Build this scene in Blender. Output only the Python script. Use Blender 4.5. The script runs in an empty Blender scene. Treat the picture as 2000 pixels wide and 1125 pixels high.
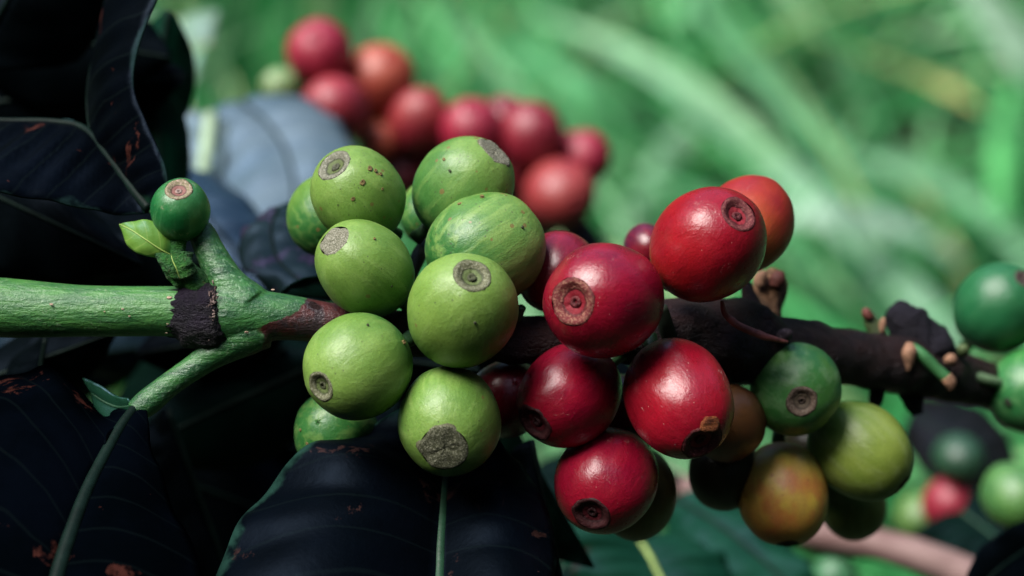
import bpy, bmesh, math, random
from mathutils import Vector, Matrix, Quaternion, noise as mn

random.seed(11)
SC = bpy.context.scene
COL = SC.collection
SC.unit_settings.system = 'METRIC'
SC.unit_settings.scale_length = 0.01          # one unit is one centimetre: this is a macro photograph

# ------------------------------------------------------------------ camera
PITCH = math.radians(20)
CAM = Vector((0.0, -30.0, 62.0))
FWD = Vector((0, math.cos(PITCH), -math.sin(PITCH)))
RIGHT = Vector((1, 0, 0))
UP = Vector((0, math.sin(PITCH), math.cos(PITCH)))
LENS = 80.0
FPX = 2000 * LENS / 36.0
cam = bpy.data.cameras.new('camera')
camo = bpy.data.objects.new('camera', cam)
COL.objects.link(camo)
camo.location = CAM
camo.rotation_euler = (math.radians(90) - PITCH, 0, 0)
cam.lens = LENS
cam.sensor_width = 36
cam.clip_start = 0.5
cam.clip_end = 20000
cam.dof.use_dof = True
cam.dof.focus_distance = 29.35
cam.dof.aperture_fstop = 0.135
cam.dof.aperture_blades = 0
SC.camera = camo

# ------------------------------------------------------------------ sky, sun, exposure
SUN_DIR = Vector((-0.44, -0.25, 0.86)).normalized()      # towards the sun: high, left, a little behind the camera
world = bpy.data.worlds.new('World')
SC.world = world
world.use_nodes = True
wn = world.node_tree
sky = wn.nodes.new('ShaderNodeTexSky')
sky.sky_type = 'NISHITA'
sky.sun_disc = False
sky.sun_elevation = math.asin(SUN_DIR.z)
sky.sun_rotation = math.atan2(SUN_DIR.x, SUN_DIR.y)
sky.air_density = 1.0
sky.dust_density = 1.5
bg = wn.nodes['Background']
wn.links.new(sky.outputs[0], bg.inputs[0])
bg.inputs[1].default_value = 0.05
sun = bpy.data.lights.new('sun', 'SUN')
suno = bpy.data.objects.new('sun', sun)
COL.objects.link(suno)
suno.rotation_euler = SUN_DIR.to_track_quat('Z', 'Y').to_euler()
suno.location = (0, 0, 300)
sun.energy = 1.5
sun.angle = math.radians(36)
sun.color = (1.0, 0.96, 0.9)
SC.view_settings.view_transform = 'Standard'
SC.view_settings.look = 'None'
SC.view_settings.exposure = 2.35
SC.view_settings.gamma = 1.0
SC.view_settings.use_curve_mapping = False
SC.cycles.use_denoising = True
SC.cycles.max_bounces = 8

# ------------------------------------------------------------------ helpers
D0 = 30.0

def P(px, py, d=0.0):
    """World point seen at photo pixel (px, py), d cm beyond the branch plane."""
    dd = D0 + d
    return CAM + RIGHT * ((px - 1000) / FPX * dd) + UP * ((562.5 - py) / FPX * dd) + FWD * dd

def cm(px, d=0.0):
    return px * (D0 + d) / FPX

def ground_d(px, py, z=0.0):
    r = RIGHT * ((px - 1000) / FPX) + UP * ((562.5 - py) / FPX) + FWD
    return (z - CAM.z) / r.z - D0

def tag(o, label=None, cat=None, group=None, kind=None):
    if label: o['label'] = label
    if cat: o['category'] = cat
    if group: o['group'] = group
    if kind: o['kind'] = kind
    return o

def empty(name, loc, quat=None):
    o = bpy.data.objects.new(name, None)
    COL.objects.link(o)
    o.empty_display_size = 0.3
    o.rotation_mode = 'QUATERNION'
    o.location = loc
    if quat: o.rotation_quaternion = quat
    return o

def link_mesh(name, verts, faces, mat, parent=None, uvs=None, smooth=True):
    me = bpy.data.meshes.new(name)
    me.from_pydata([tuple(v) for v in verts], [], faces)
    if uvs is not None:
        ul = me.uv_layers.new(name='UVMap')
        for lp in me.loops:
            ul.data[lp.index].uv = uvs[lp.vertex_index]
    if smooth:
        me.polygons.foreach_set('use_smooth', [True] * len(me.polygons))
    me.update()
    o = bpy.data.objects.new(name, me)
    COL.objects.link(o)
    if mat: me.materials.append(mat)
    if parent: o.parent = parent
    return o

def world_child(o, parent):
    """Parent o (built in world coordinates) to a root that sits elsewhere."""
    o.parent = parent
    bpy.context.view_layer.update()
    o.matrix_parent_inverse = parent.matrix_world.inverted()
    return o

def catmull(pts, n):
    """n+1 samples along a Catmull-Rom curve through tuples or vectors."""
    pts = [Vector(p) for p in pts]
    if len(pts) == 2:
        return [pts[0].lerp(pts[1], i / n) for i in range(n + 1)]
    ext = [pts[0] * 2 - pts[1]] + pts + [pts[-1] * 2 - pts[-2]]
    out = []
    m = len(pts) - 1
    for i in range(n + 1):
        t = i / n * m
        k = min(int(t), m - 1)
        u = t - k
        a, b, c, d = ext[k:k + 4]
        out.append(0.5 * ((2 * b) + (c - a) * u + (2 * a - 5 * b + 4 * c - d) * u * u + (3 * b - a - 3 * c + d) * u ** 3))
    return out

def tube_data(pts, radii, seg=20, rough=0.0, freq=2.0, caps=True, seed=0.0, flat=1.0):
    n = len(pts)
    verts, faces = [], []
    t0 = (pts[1] - pts[0]).normalized()
    ref = Vector((0, 0, 1)) if abs(t0.z) < 0.9 else Vector((0, 1, 0))
    nx = t0.cross(ref).normalized()
    for i in range(n):
        t = (pts[min(i + 1, n - 1)] - pts[max(i - 1, 0)]).normalized()
        nx = (nx - t * nx.dot(t)).normalized()
        ny = t.cross(nx)
        for k in range(seg):
            a = 2 * math.pi * k / seg
            dirv = nx * math.cos(a) + ny * math.sin(a) * flat
            r = radii[i]
            p = pts[i] + dirv * r
            if rough:
                r *= 1 + rough * (mn.noise(p * freq + Vector((seed, 0, 0))) + 0.5 * mn.noise(p * freq * 2.7 + Vector((0, seed, 0))))
            verts.append(pts[i] + dirv * r)
    for i in range(n - 1):
        for k in range(seg):
            k2 = (k + 1) % seg
            faces.append((i * seg + k, i * seg + k2, (i + 1) * seg + k2, (i + 1) * seg + k))
    if caps:
        verts.append(pts[0]); verts.append(pts[-1])
        a, b = len(verts) - 2, len(verts) - 1
        for k in range(seg):
            k2 = (k + 1) % seg
            faces.append((a, k2, k))
            faces.append((b, (n - 1) * seg + k, (n - 1) * seg + k2))
    return verts, faces

def ptube(ctrl, n):
    """ctrl: (px, py, d, radius_px) -> sampled world points and radii in cm."""
    c4 = [Vector((a, b, c, r)) for a, b, c, r in ctrl]
    s = catmull(c4, n)
    return [P(v[0], v[1], v[2]) for v in s], [max(cm(v[3], v[2]), 0.004) for v in s]

def tube(name, ctrl, n, mat, parent=None, seg=20, rough=0.0, freq=2.0, seed=0.0):
    pts, rad = ptube(ctrl, n)
    v, f = tube_data(pts, rad, seg, rough, freq, True, seed)
    return link_mesh(name, v, f, mat, parent)

# ------------------------------------------------------------------ material helpers
class NT:
    def __init__(self, name):
        self.m = bpy.data.materials.new(name)
        self.m.use_nodes = True
        self.t = self.m.node_tree
        self.b = self.t.nodes['Principled BSDF']
    def n(self, typ, **kw):
        o = self.t.nodes.new(typ)
        for k, v in kw.items():
            setattr(o, k, v)
        return o
    def l(self, a, b):
        self.t.links.new(a, b)
    def val(self, sock, v):
        if hasattr(v, 'is_output'):
            self.l(v, sock)
        else:
            sock.default_value = v
    def noise(self, vec, scale, detail=3.0, rough=0.55, dist=0.0):
        o = self.n('ShaderNodeTexNoise')
        if vec is not None: self.l(vec, o.inputs['Vector'])
        o.inputs['Scale'].default_value = scale
        o.inputs['Detail'].default_value = detail
        o.inputs['Roughness'].default_value = rough
        o.inputs['Distortion'].default_value = dist
        return o.outputs['Fac']
    def math(self, op, a, b=0.0, c=None, clamp=False):
        o = self.n('ShaderNodeMath', operation=op, use_clamp=clamp)
        self.val(o.inputs[0], a); self.val(o.inputs[1], b)
        if c is not None: self.val(o.inputs[2], c)
        return o.outputs[0]
    def ramp(self, x, lo, hi, smooth=True):
        o = self.n('ShaderNodeMapRange')
        if smooth: o.interpolation_type = 'SMOOTHSTEP'
        self.val(o.inputs['Value'], x)
        o.inputs['From Min'].default_value = lo
        o.inputs['From Max'].default_value = hi
        return o.outputs['Result']
    def mix(self, f, a, b, blend='MIX'):
        o = self.n('ShaderNodeMix', data_type='RGBA', blend_type=blend)
        self.val(o.inputs['Factor'], f)
        for s, v in ((o.inputs[6], a), (o.inputs[7], b)):
            if hasattr(v, 'is_output'): self.l(v, s)
            else: s.default_value = (*v[:3], 1)
        return o.outputs[2]
    def mapping(self, vec, scale=(1, 1, 1), loc=(0, 0, 0)):
        o = self.n('ShaderNodeMapping')
        self.l(vec, o.inputs['Vector'])
        o.inputs['Scale'].default_value = scale
        o.inputs['Location'].default_value = loc
        return o.outputs[0]
    def bump(self, h, strength, dist, normal=None):
        o = self.n('ShaderNodeBump')
        o.inputs['Strength'].default_value = strength
        o.inputs['Distance'].default_value = dist
        self.l(h, o.inputs['Height'])
        if normal is not None: self.l(normal, o.inputs['Normal'])
        return o.outputs[0]
    def set(self, **kw):
        for k, v in kw.items():
            self.val(self.b.inputs[k.replace('_', ' ')], v if not isinstance(v, tuple) or len(v) == 4 else (*v, 1))

def skin_mat(name, c1, c2, tip, r, l, seed, rough=0.36, spec=0.5, streak=None, streak_amt=0.35, spots=0.0,
             spot_col=(0.16, 0.1, 0.035), blush=None, blush_amt=0.0, tip_from=0.35, base=None, scratch=0.0, coat=0.0, bumpy=1.0):
    """Fruit skin. Local z is the fruit's axis, the scar at +z."""
    if streak is None: streak = tuple(min(1, x * 1.7 + 0.02) for x in c2)
    kf = 1.0 if name == 'far_skin' else (0.9 if name == 'red_skin' else 0.78)
    c1, c2, tip, streak = [tuple(x * kf for x in c) for c in (c1, c2, tip, streak)]
    if base: base = tuple(x * kf for x in base)
    if blush: blush = tuple(x * kf for x in blush)
    m = NT(name)
    tc = m.n('ShaderNodeTexCoord').outputs['Object']
    u = m.mapping(tc, (1 / r, 1 / r, 1 / l), (seed * 7.3, seed * 3.1, seed * 5.7))
    sep = m.n('ShaderNodeSeparateXYZ'); m.l(tc, sep.inputs[0])
    zz = m.math('DIVIDE', sep.outputs[2], l)
    col = m.mix(m.ramp(m.noise(u, 1.1, 2), 0.35, 0.68), c1, c2)
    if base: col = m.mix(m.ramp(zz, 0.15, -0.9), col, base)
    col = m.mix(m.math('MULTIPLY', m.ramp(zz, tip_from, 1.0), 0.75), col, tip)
    # streaks that run from stalk to scar
    ust = m.mapping(tc, (1 / r, 1 / r, 0.16 / l), (seed * 2.3, seed * 9.1, seed * 4.7))
    st = m.ramp(m.noise(ust, 4.2, 4, 0.6, 0.35), 0.44, 0.66)
    if streak is None: streak = tuple(min(1, x * 1.7 + 0.02) for x in c2)
    col = m.mix(m.math('MULTIPLY', st, streak_amt), col, streak)
    if blush:
        col = m.mix(m.math('MULTIPLY', m.ramp(m.noise(u, 1.7, 4, 0.6), 0.42, 0.66), blush_amt), col, blush)
    # fine mottling of the skin
    mt = m.ramp(m.noise(u, 26, 4, 0.7), 0.25, 0.75, False)
    col = m.mix(m.math('MULTIPLY_ADD', mt, -0.4, 0.27, clamp=True), col, (0.0, 0.01, 0.0))
    pale = m.ramp(m.noise(u, 60, 2), 0.62, 0.8)
    col = m.mix(m.math('MULTIPLY', pale, 0.3), col, streak)
    if spots:
        vo = m.n('ShaderNodeTexVoronoi'); m.l(u, vo.inputs['Vector']); vo.inputs['Scale'].default_value = 5.2
        sp = m.n('ShaderNodeSeparateColor'); m.l(vo.outputs['Color'], sp.inputs[0])
        gate = m.math('GREATER_THAN', sp.outputs[0], 1 - spots)
        size = m.math('MULTIPLY_ADD', sp.outputs[1], 0.22, 0.1)
        dd = m.math('ADD', vo.outputs['Distance'], m.math('MULTIPLY', m.noise(u, 22, 2), 0.12))
        spot = m.math('MULTIPLY', m.math('LESS_THAN', dd, m.math('ADD', size, 0.05)), gate)
        col = m.mix(m.math('MULTIPLY', spot, 0.75), col, spot_col)
        vo2 = m.n('ShaderNodeTexVoronoi'); m.l(u, vo2.inputs['Vector']); vo2.inputs['Scale'].default_value = 13
        sp2 = m.n('ShaderNodeSeparateColor'); m.l(vo2.outputs['Color'], sp2.inputs[0])
        dot = m.math('MULTIPLY', m.math('LESS_THAN', vo2.outputs['Distance'], 0.2), m.math('GREATER_THAN', sp2.outputs[2], 1 - spots * 1.2))
        col = m.mix(m.math('MULTIPLY', dot, 0.7), col, (0.05, 0.05, 0.03))
    if scratch:
        us = m.mapping(tc, (1 / r, 1 / r, 0.5 / l), (seed * 1.3, seed * 6.1, seed))
        ridge = m.math('ABSOLUTE', m.math('SUBTRACT', m.noise(us, 3.1, 5, 0.62), 0.5))
        zone = m.ramp(m.noise(u, 2.2, 2), 0.6, 0.66)
        sc = m.math('MULTIPLY', m.math('LESS_THAN', ridge, 0.0045), zone)
        fl = m.n('ShaderNodeTexVoronoi'); m.l(u, fl.inputs['Vector']); fl.inputs['Scale'].default_value = 12
        sf = m.n('ShaderNodeSeparateColor'); m.l(fl.outputs['Color'], sf.inputs[0])
        fk = m.math('MULTIPLY', m.math('LESS_THAN', fl.outputs['Distance'], 0.11), m.math('GREATER_THAN', sf.outputs[0], 0.9))
        col = m.mix(m.math('MULTIPLY', m.math('MAXIMUM', sc, fk), scratch), col, (0.6, 0.4, 0.33))
    m.l(col, m.b.inputs['Base Color'])
    rg = m.math('MULTIPLY_ADD', m.noise(u, 5, 3), 0.26, rough - 0.13)
    m.set(Roughness=rg, Specular_IOR_Level=spec)
    m.b.inputs['Coat Weight'].default_value = coat
    m.b.inputs['Coat Roughness'].default_value = 0.2
    m.b.inputs['Subsurface Weight'].default_value = 0.12
    m.b.inputs['Subsurface Radius'].default_value = (1.0, 0.6, 0.25)
    m.b.inputs['Subsurface Scale'].default_value = 0.08
    n1 = m.bump(m.noise(u, 34, 3, 0.6), 0.38 * bumpy, 0.014 * r)
    n2 = m.bump(m.noise(m.mapping(tc, (1 / r, 1 / r, 0.6 / l), (seed, seed * 2, 0)), 6.0, 4, 0.55, 0.9), 0.3 * bumpy, 0.04 * r, n1)
    n3 = m.bump(st, 0.2, 0.01 * r, n2)
    m.l(n3, m.b.inputs['Normal'])
    return m.m

def scar_mat(name, inner, ring, fleck, rs, seed, rough_kind=False, ring_lo=0.56, ring_hi=0.98):
    m = NT(name)
    tc = m.n('ShaderNodeTexCoord').outputs['Object']
    sep = m.n('ShaderNodeSeparateXYZ'); m.l(tc, sep.inputs[0])
    rr = m.math('DIVIDE', m.math('SQRT', m.math('ADD', m.math('POWER', sep.outputs[0], 2), m.math('POWER', sep.outputs[1], 2))), rs)
    u = m.mapping(tc, (1 / rs,) * 3, (seed * 3.3, seed * 1.9, seed))
    wob = m.math('ADD', rr, m.math('MULTIPLY_ADD', m.noise(u, 5, 3), 0.22, -0.11))
    inring = m.math('MULTIPLY', m.ramp(wob, ring_lo - 0.07, ring_lo + 0.05), m.ramp(wob, ring_hi + 0.1, ring_hi - 0.02))
    if rough_kind: inring = m.ramp(wob, 1.12, 1.0)
    fl = m.ramp(m.noise(u, 9 if not rough_kind else 13, 4, 0.75), 0.49, 0.6)
    dk = m.ramp(m.noise(u, 7, 3, 0.7), 0.56, 0.72)
    rc = m.mix(m.math('MULTIPLY', fl, 0.75), ring, fleck)
    rc = m.mix(m.math('MULTIPLY', dk, 0.6), rc, tuple(x * 0.25 for x in ring))
    rc = m.mix(m.math('MULTIPLY', fl, 0.35 if ring[0] > ring[1] * 3 else 0.0), rc, tuple(x * 0.4 for x in inner))
    col = m.mix(inring, inner, rc)
    if not rough_kind:
        line = m.ramp(m.math('ABSOLUTE', m.math('SUBTRACT', wob, ring_lo - 0.02)), 0.09, 0.02)
        edge = m.ramp(wob, 0.9, 1.04)
        col = m.mix(m.math('MULTIPLY', m.math('MAXIMUM', line, edge), 0.6), col, tuple(x * 0.12 for x in ring))
    m.l(col, m.b.inputs['Base Color'])
    m.set(Roughness=0.75 if rough_kind else 0.6, Specular_IOR_Level=0.3)
    h = m.math('ADD', m.math('MULTIPLY', m.noise(u, 9, 5, 0.75), inring), m.math('MULTIPLY', m.noise(u, 24, 2), 0.4))
    m.l(m.bump(h, 0.9, 0.07 * rs), m.b.inputs['Normal'])
    return m.m

def plain_mat(name, col, rough=0.5, spec=0.4, var=0.35, scale=3.0, bump=0.3, bdist=0.03, col2=None):
    m = NT(name)
    tc = m.n('ShaderNodeTexCoord').outputs['Object']
    c2 = col2 or tuple(x * (1 - var) for x in col)
    m.l(m.mix(m.ramp(m.noise(tc, scale, 4, 0.6), 0.35, 0.65), col, c2), m.b.inputs['Base Color'])
    m.set(Roughness=rough, Specular_IOR_Level=spec)
    m.l(m.bump(m.noise(tc, scale * 4, 4, 0.65), bump, bdist), m.b.inputs['Normal'])
    return m.m

def leaf_mat(name, dark, light, vein, spot=0.0, spot_col=(0.09, 0.035, 0.025), rough=0.36, spec=0.5, seed=0.0, base_col=None, base_to=0.12,
             nv=9, vein_amt=0.25, transl=0.0, rim=None):
    """Leaf blade. UV: u = -1..1 across, v = 0..1 from stalk to tip."""
    m = NT(name)
    uv = m.n('ShaderNodeUVMap').outputs[0]
    tc = m.n('ShaderNodeTexCoord').outputs['Object']
    o = m.mapping(tc, (1, 1, 1), (seed * 3.7, seed, seed * 1.9))
    sep = m.n('ShaderNodeSeparateXYZ'); m.l(uv, sep.inputs[0])
    au = m.math('ABSOLUTE', sep.outputs[0])
    wv = m.math('MULTIPLY_ADD', m.noise(o, 0.9, 2), 0.05, sep.outputs[1])
    ph = m.math('FRACT', m.math('MULTIPLY', m.math('SUBTRACT', wv, m.math('MULTIPLY', m.math('POWER', au, 1.5), 0.14)), nv))
    vd = m.math('ABSOLUTE', m.math('SUBTRACT', ph, 0.5))
    vm = m.ramp(vd, 0.06, 0.015)
    col = m.mix(m.ramp(m.noise(o, 0.7, 4, 0.6), 0.36, 0.66), dark, light)
    col = m.mix(m.math('MULTIPLY', vm, vein_amt), col, vein)
    if base_col:
        bm_ = m.ramp(m.math('ADD', sep.outputs[1], m.math('MULTIPLY_ADD', m.noise(o, 1.5, 2), 0.1, -0.05)), base_to, base_to * 0.3)
        col = m.mix(bm_, col, base_col)
    if spot:
        n = m.noise(o, 1.0, 5, 0.66, 0.5)
        s = m.ramp(n, 0.71 - spot, 0.75 - spot)
        s2 = m.ramp(m.noise(o, 4.5, 3, 0.6), 0.82 - spot, 0.86 - spot)
        edge = m.ramp(m.noise(o, 6, 3, 0.7), 0.35, 0.65)
        sc = m.mix(edge, spot_col, tuple(x * 0.45 for x in spot_col))
        col = m.mix(m.math('MULTIPLY', m.math('MAXIMUM', s, s2), 0.85), col, sc)
    if rim:
        ru = m.math('ADD', au, m.math('MULTIPLY_ADD', m.noise(o, 1.7, 4), 0.36, -0.2))
        col = m.mix(m.math('MULTIPLY', m.ramp(ru, 0.94, 1.02), 0.8), col, rim)  # noisy band that paints a highlight along the blade's edge
    m.l(col, m.b.inputs['Base Color'])
    m.set(Roughness=m.math('MULTIPLY_ADD', m.noise(o, 2.2, 3), 0.24, rough - 0.12), Specular_IOR_Level=spec)
    m.b.inputs['Specular Tint'].default_value = (0.4, 0.62, 1.0, 1)        # blue of the sky's reflection put into the specular tint
    b1 = m.bump(m.noise(o, 9, 4, 0.65), 0.25, 0.03)
    b2 = m.bump(vm, -0.35, 0.04, b1)
    m.l(b2, m.b.inputs['Normal'])
    if transl:
        tr = m.n('ShaderNodeBsdfTranslucent'); m.l(col, tr.inputs[0])
        ms = m.n('ShaderNodeMixShader'); ms.inputs[0].default_value = transl
        m.l(m.b.outputs[0], ms.inputs[1]); m.l(tr.outputs[0], ms.inputs[2])
        m.l(ms.outputs[0], m.t.nodes['Material Output'].inputs[0])
    return m.m

# ------------------------------------------------------------------ leaves
def leaf(name, mid, left, right, mat, rib_mat, rib=(9, 3), parent=None, bulge=0.08, wave=0.0, corr=0.02, seed=0.0, n=48, m=12, nv=9, flip=1):
    M, L, R = catmull(mid, n), catmull(left, n), catmull(right, n)
    M = [P(*p) for p in M]; L = [P(*p) for p in L]; R = [P(*p) for p in R]
    verts, uvs, faces = [], [], []
    for i in range(n + 1):
        t = i / n
        w = (R[i] - L[i])
        tan = (M[min(i + 1, n)] - M[max(i - 1, 0)])
        nr = tan.cross(w)
        nr = nr.normalized() if nr.length > 1e-6 else -FWD
        if nr.dot(FWD) > 0: nr = -nr
        nr *= flip
        for k in range(-m, m + 1):
            s = abs(k) / m
            e = L[i] if k < 0 else R[i]
            side = (e - M[i]).length
            p = M[i].lerp(e, s)
            p = p + nr * (bulge * side * math.sin(math.pi * min(s * 0.95 + 0.02, 1)))
            p = p + nr * (corr * side * math.cos(2 * math.pi * (t * nv - 0.16 * nv * s ** 1.5)) * math.sin(math.pi * s))
            if wave:
                p = p + nr * (wave * s * s * mn.noise(Vector((t * 6 + seed, (k > 0) * 5.0, seed))))
            verts.append(p); uvs.append((k / m, t))
    W = 2 * m + 1
    for i in range(n):
        for k in range(2 * m):
            faces.append((i * W + k, i * W + k + 1, (i + 1) * W + k + 1, (i + 1) * W + k))
    o = link_mesh(name, verts, faces, mat, None, uvs)
    md = o.modifiers.new('thickness', 'SOLIDIFY')
    md.thickness = 0.028
    md.offset = 0
    # the raised midrib
    rr = [cm(rib[0] + (rib[1] - rib[0]) * i / n, mid[0][2]) for i in range(n + 1)]
    v, f = tube_data([p - FWD * 0.02 for p in M], rr, 10)
    r_ = link_mesh('midrib', v, f, rib_mat, o)
    if parent: world_child(o, parent)
    return o

# ------------------------------------------------------------------ cherries
def cherry_profile(r, l, rs, n=34, power=0.93, taper=0.0):
    th_s = math.asin(min((rs / r) ** (1 / power), 0.95))
    out = []
    for i in range(n + 1):
        th = math.pi - (math.pi - th_s) * i / n
        z = l * math.cos(th)
        rad = r * max(math.sin(th), 0) ** power * (1 + taper * z / l)
        out.append((rad, z))
    return out

def lathe(prof, seg, fn=None, cap0=False, cap1=False):
    verts, faces = [], []
    for rad, z in prof:
        for k in range(seg):
            a = 2 * math.pi * k / seg
            v = Vector((rad * math.cos(a), rad * math.sin(a), z))
            verts.append(fn(v, a) if fn else v)
    n = len(prof)
    for i in range(n - 1):
        for k in range(seg):
            k2 = (k + 1) % seg
            faces.append((i * seg + k, i * seg + k2, (i + 1) * seg + k2, (i + 1) * seg + k))
    if cap0:
        c = Vector((0, 0, prof[0][1])); verts.append(fn(c, 0) if fn else c)
        for k in range(seg): faces.append((len(verts) - 1, (k + 1) % seg, k))
    if cap1:
        c = Vector((0, 0, prof[-1][1])); verts.append(fn(c, 0) if fn else c)
        for k in range(seg): faces.append((len(verts) - 1, (n - 1) * seg + k, (n - 1) * seg + (k + 1) % seg))
    return verts, faces

STALK = plain_mat('stalk_green', (0.03, 0.09, 0.03), 0.5, 0.4, 0.4, 4)
STALK_DARK = plain_mat('stalk_dark', (0.012, 0.02, 0.012), 0.6, 0.3, 0.4, 4)

def cherry(cx, cy, d, rpx, lpx, sx, sy, face, skin, scar, sfrac, label, group, seed, taper=0.0, simple=False, name='coffee_cherry', stalk=0.28, power=0.93, lump=0.022):
    r, l = cm(rpx, d), cm(lpx, d)
    sz2 = max(1 - sx * sx - sy * sy, 0.0)
    ax = (RIGHT * sx + UP * sy - FWD * (face * math.sqrt(sz2))).normalized()
    q = ax.to_track_quat('Z', 'Y')
    root = empty(name, P(cx, cy, d), q)
    tag(root, label, 'coffee cherry', group)
    root['r'], root['l'], root['c'], root['d'] = r, l, (cx, cy), d
    rs = r * sfrac * (0.92 if group == GG else 1.0)
    seg = 32 if simple else 64
    off = Vector((seed * 3.17, seed * 1.3, seed * 7.7))
    def lumps(v, a):
        nrm = Vector((v.x / r, v.y / r, v.z / l))
        k = mn.noise(nrm * 1.15 + off) * lump * 1.5 + mn.noise(nrm * 2.6 + off) * lump * 0.55
        k += 0.007 * math.cos(5 * a + seed * 3 + 1.5 * nrm.z) * (0.4 + 0.6 * max(nrm.z, 0)) 
        k += 0.022 * math.cos(2 * a + seed) * math.sqrt(max(0, 1 - min(1, nrm.z * nrm.z)))
        return Vector((v.x * (1 + k), v.y * (1 + k), v.z * (1 + k * 0.5)))
    v, f = lathe(cherry_profile(r, l, rs, 20 if simple else 40, power, taper), seg, lumps, True, False)
    sk = link_mesh('skin', v, f, skin, root)
    zt = cherry_profile(r, l, rs, 20 if simple else 40, power, taper)[-1]
    rs = zt[0]; zt = zt[1]
    inner, ring, fleck, kind = scar
    if not simple and ring[1] > ring[0] * 0.8: inner, ring, fleck = [tuple(x * f for x in c) for c, f in ((inner, .62), (ring, .52), (fleck, .75))]
    smat = scar_mat('scar', inner, ring, fleck, rs, seed, kind == 'rough', 0.3 if kind == 'disc' else 0.56)
    if kind == 'rough':
        prof = [(1.04, -0.08), (0.99, -0.01), (0.93, 0.02), (0.8, 0.03), (0.72, 0.03), (0.64, 0.03), (0.55, 0.03), (0.46, 0.03), (0.37, 0.03), (0.28, 0.03), (0.19, 0.03), (0.1, 0.03), (0.02, 0.03)]
    else:
        prof = [(1.06, -0.09), (1.0, -0.005), (0.95, 0.03), (0.88, 0.045), (0.8, 0.03), (0.72, -0.02), (0.64, -0.08), (0.55, -0.12), (0.42, -0.13), (0.3, -0.17), (0.12, -0.26)]
    def scarn(v, a):
        p = v / rs
        k = mn.noise(Vector((p.x * 2.2, p.y * 2.2, seed)))
        k2 = mn.noise(Vector((p.x * 8.0, p.y * 8.0, seed * 2)))
        amp = 0.045 if kind == 'rough' else 0.05
        rimw = 1 + (0.09 * mn.noise(Vector((math.cos(a) * 1.6, math.sin(a) * 1.6, seed * 5)))) * (2.2 if kind == 'rough' else 1.0)
        lk = lumps(Vector((v.x, v.y, zt)), a)
        return Vector((lk.x * rimw, lk.y * rimw, v.z + lk.z - zt + rs * amp * (k2 + 0.5 * k)))
    prof = [(a * rs, zt + b * rs) for a, b in prof]
    v, f = lathe(prof, 24 if simple else 44, scarn, False, True)
    so = link_mesh('scar', v, f, smat, root)
    if not simple and kind != 'rough':
        nz = zt - 0.2 * rs
        nv_, nf = lathe([(0.26 * rs, nz - 0.06 * rs), (0.27 * rs, nz + 0.05 * rs), (0.2 * rs, nz + 0.1 * rs), (0.13 * rs, nz + 0.09 * rs), (0.08 * rs, nz + 0.0 * rs), (0.03 * rs, nz - 0.05 * rs)], 20,
                        lambda v, a: Vector((v.x, v.y, v.z + rs * 0.09 * mn.noise(v * (3 / rs) + off))), False, True)
        link_mesh('navel', nv_, nf, plain_mat('navel', fleck if kind == 'pink' else tuple(0.5 * a + 0.2 * b for a, b in zip(ring, inner)), 0.6, 0.3, 0.6, 9 / rs * 0.2, 0.6, 0.05), so)
    if stalk and face > 0:
        pts = [Vector((0, 0, -l * 0.97)), Vector((0.02, 0.01, -l - stalk * 0.5)), Vector((0.04, 0.03, -l - stalk))]
        v, f = tube_data(pts, [r * 0.17, r * 0.14, r * 0.17], 10)
        link_mesh('stalk', v, f, STALK, root)
    return root

# ------------------------------------------------------------------ ground and grass
gm = plain_mat('soil', (0.02, 0.022, 0.012), 0.9, 0.1, 0.6, 0.08, 0.8, 1.5, (0.01, 0.03, 0.014))
G = 12000.0
gv, gf = [], []
ticks = [-G, -3000, -1200, -700, -450, -300] + [-200 + 20 * i for i in range(21)] + [300, 450, 700, 1200, 3000, G]
for y in ticks:
    for x in ticks:
        h = mn.noise(Vector((x * 0.013, (y + 100) * 0.013, 0))) * 3.0 if max(abs(x), abs(y)) < 800 else -1.0
        if y < -180: h += min((-180 - y) * 0.9, 500)              # unseen bank added behind the camera to block low sky
        if y > 300: h += min((y - 300) * 0.9, 700)  # unseen rise added ahead to cut sky fill
        if abs(x) > 200: h += min((abs(x) - 200) * 0.9, 700)  # unseen rises added at both sides for the same purpose
        gv.append((x, y + 100, h - 2.0))
W = len(ticks)
for j in range(W - 1):
    for i in range(W - 1):
        gf.append((j * W + i, j * W + i + 1, (j + 1) * W + i + 1, (j + 1) * W + i))
tag(link_mesh('ground', gv, gf, gm), kind='structure')

def grass_mat(name, stops, rough=0.5, transl=0.35, spec=0.25):
    m = NT(name)
    geo = m.n('ShaderNodeNewGeometry')
    rp = m.n('ShaderNodeValToRGB')
    cr = rp.color_ramp
    while len(cr.elements) < len(stops): cr.elements.new(0.5)
    for e, (p, c) in zip(cr.elements, stops):
        e.position = p; e.color = (*c, 1)
    m.l(geo.outputs['Random Per Island'], rp.inputs[0])
    tc = m.n('ShaderNodeTexCoord').outputs['Object']
    col = m.mix(m.ramp(m.noise(tc, 0.12, 3), 0.35, 0.7), rp.outputs[0], m.mix(0.5, rp.outputs[0], (0.02, 0.09, 0.04)))
    m.l(col, m.b.inputs['Base Color'])
    m.set(Roughness=rough, Specular_IOR_Level=spec)
    tr = m.n('ShaderNodeBsdfTranslucent'); m.l(col, tr.inputs[0])
    ms = m.n('ShaderNodeMixShader'); ms.inputs[0].default_value = transl
    m.l(m.b.outputs[0], ms.inputs[1]); m.l(tr.outputs[0], ms.inputs[2])
    m.l(ms.outputs[0], m.t.nodes['Material Output'].inputs[0])
    return m.m

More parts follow.
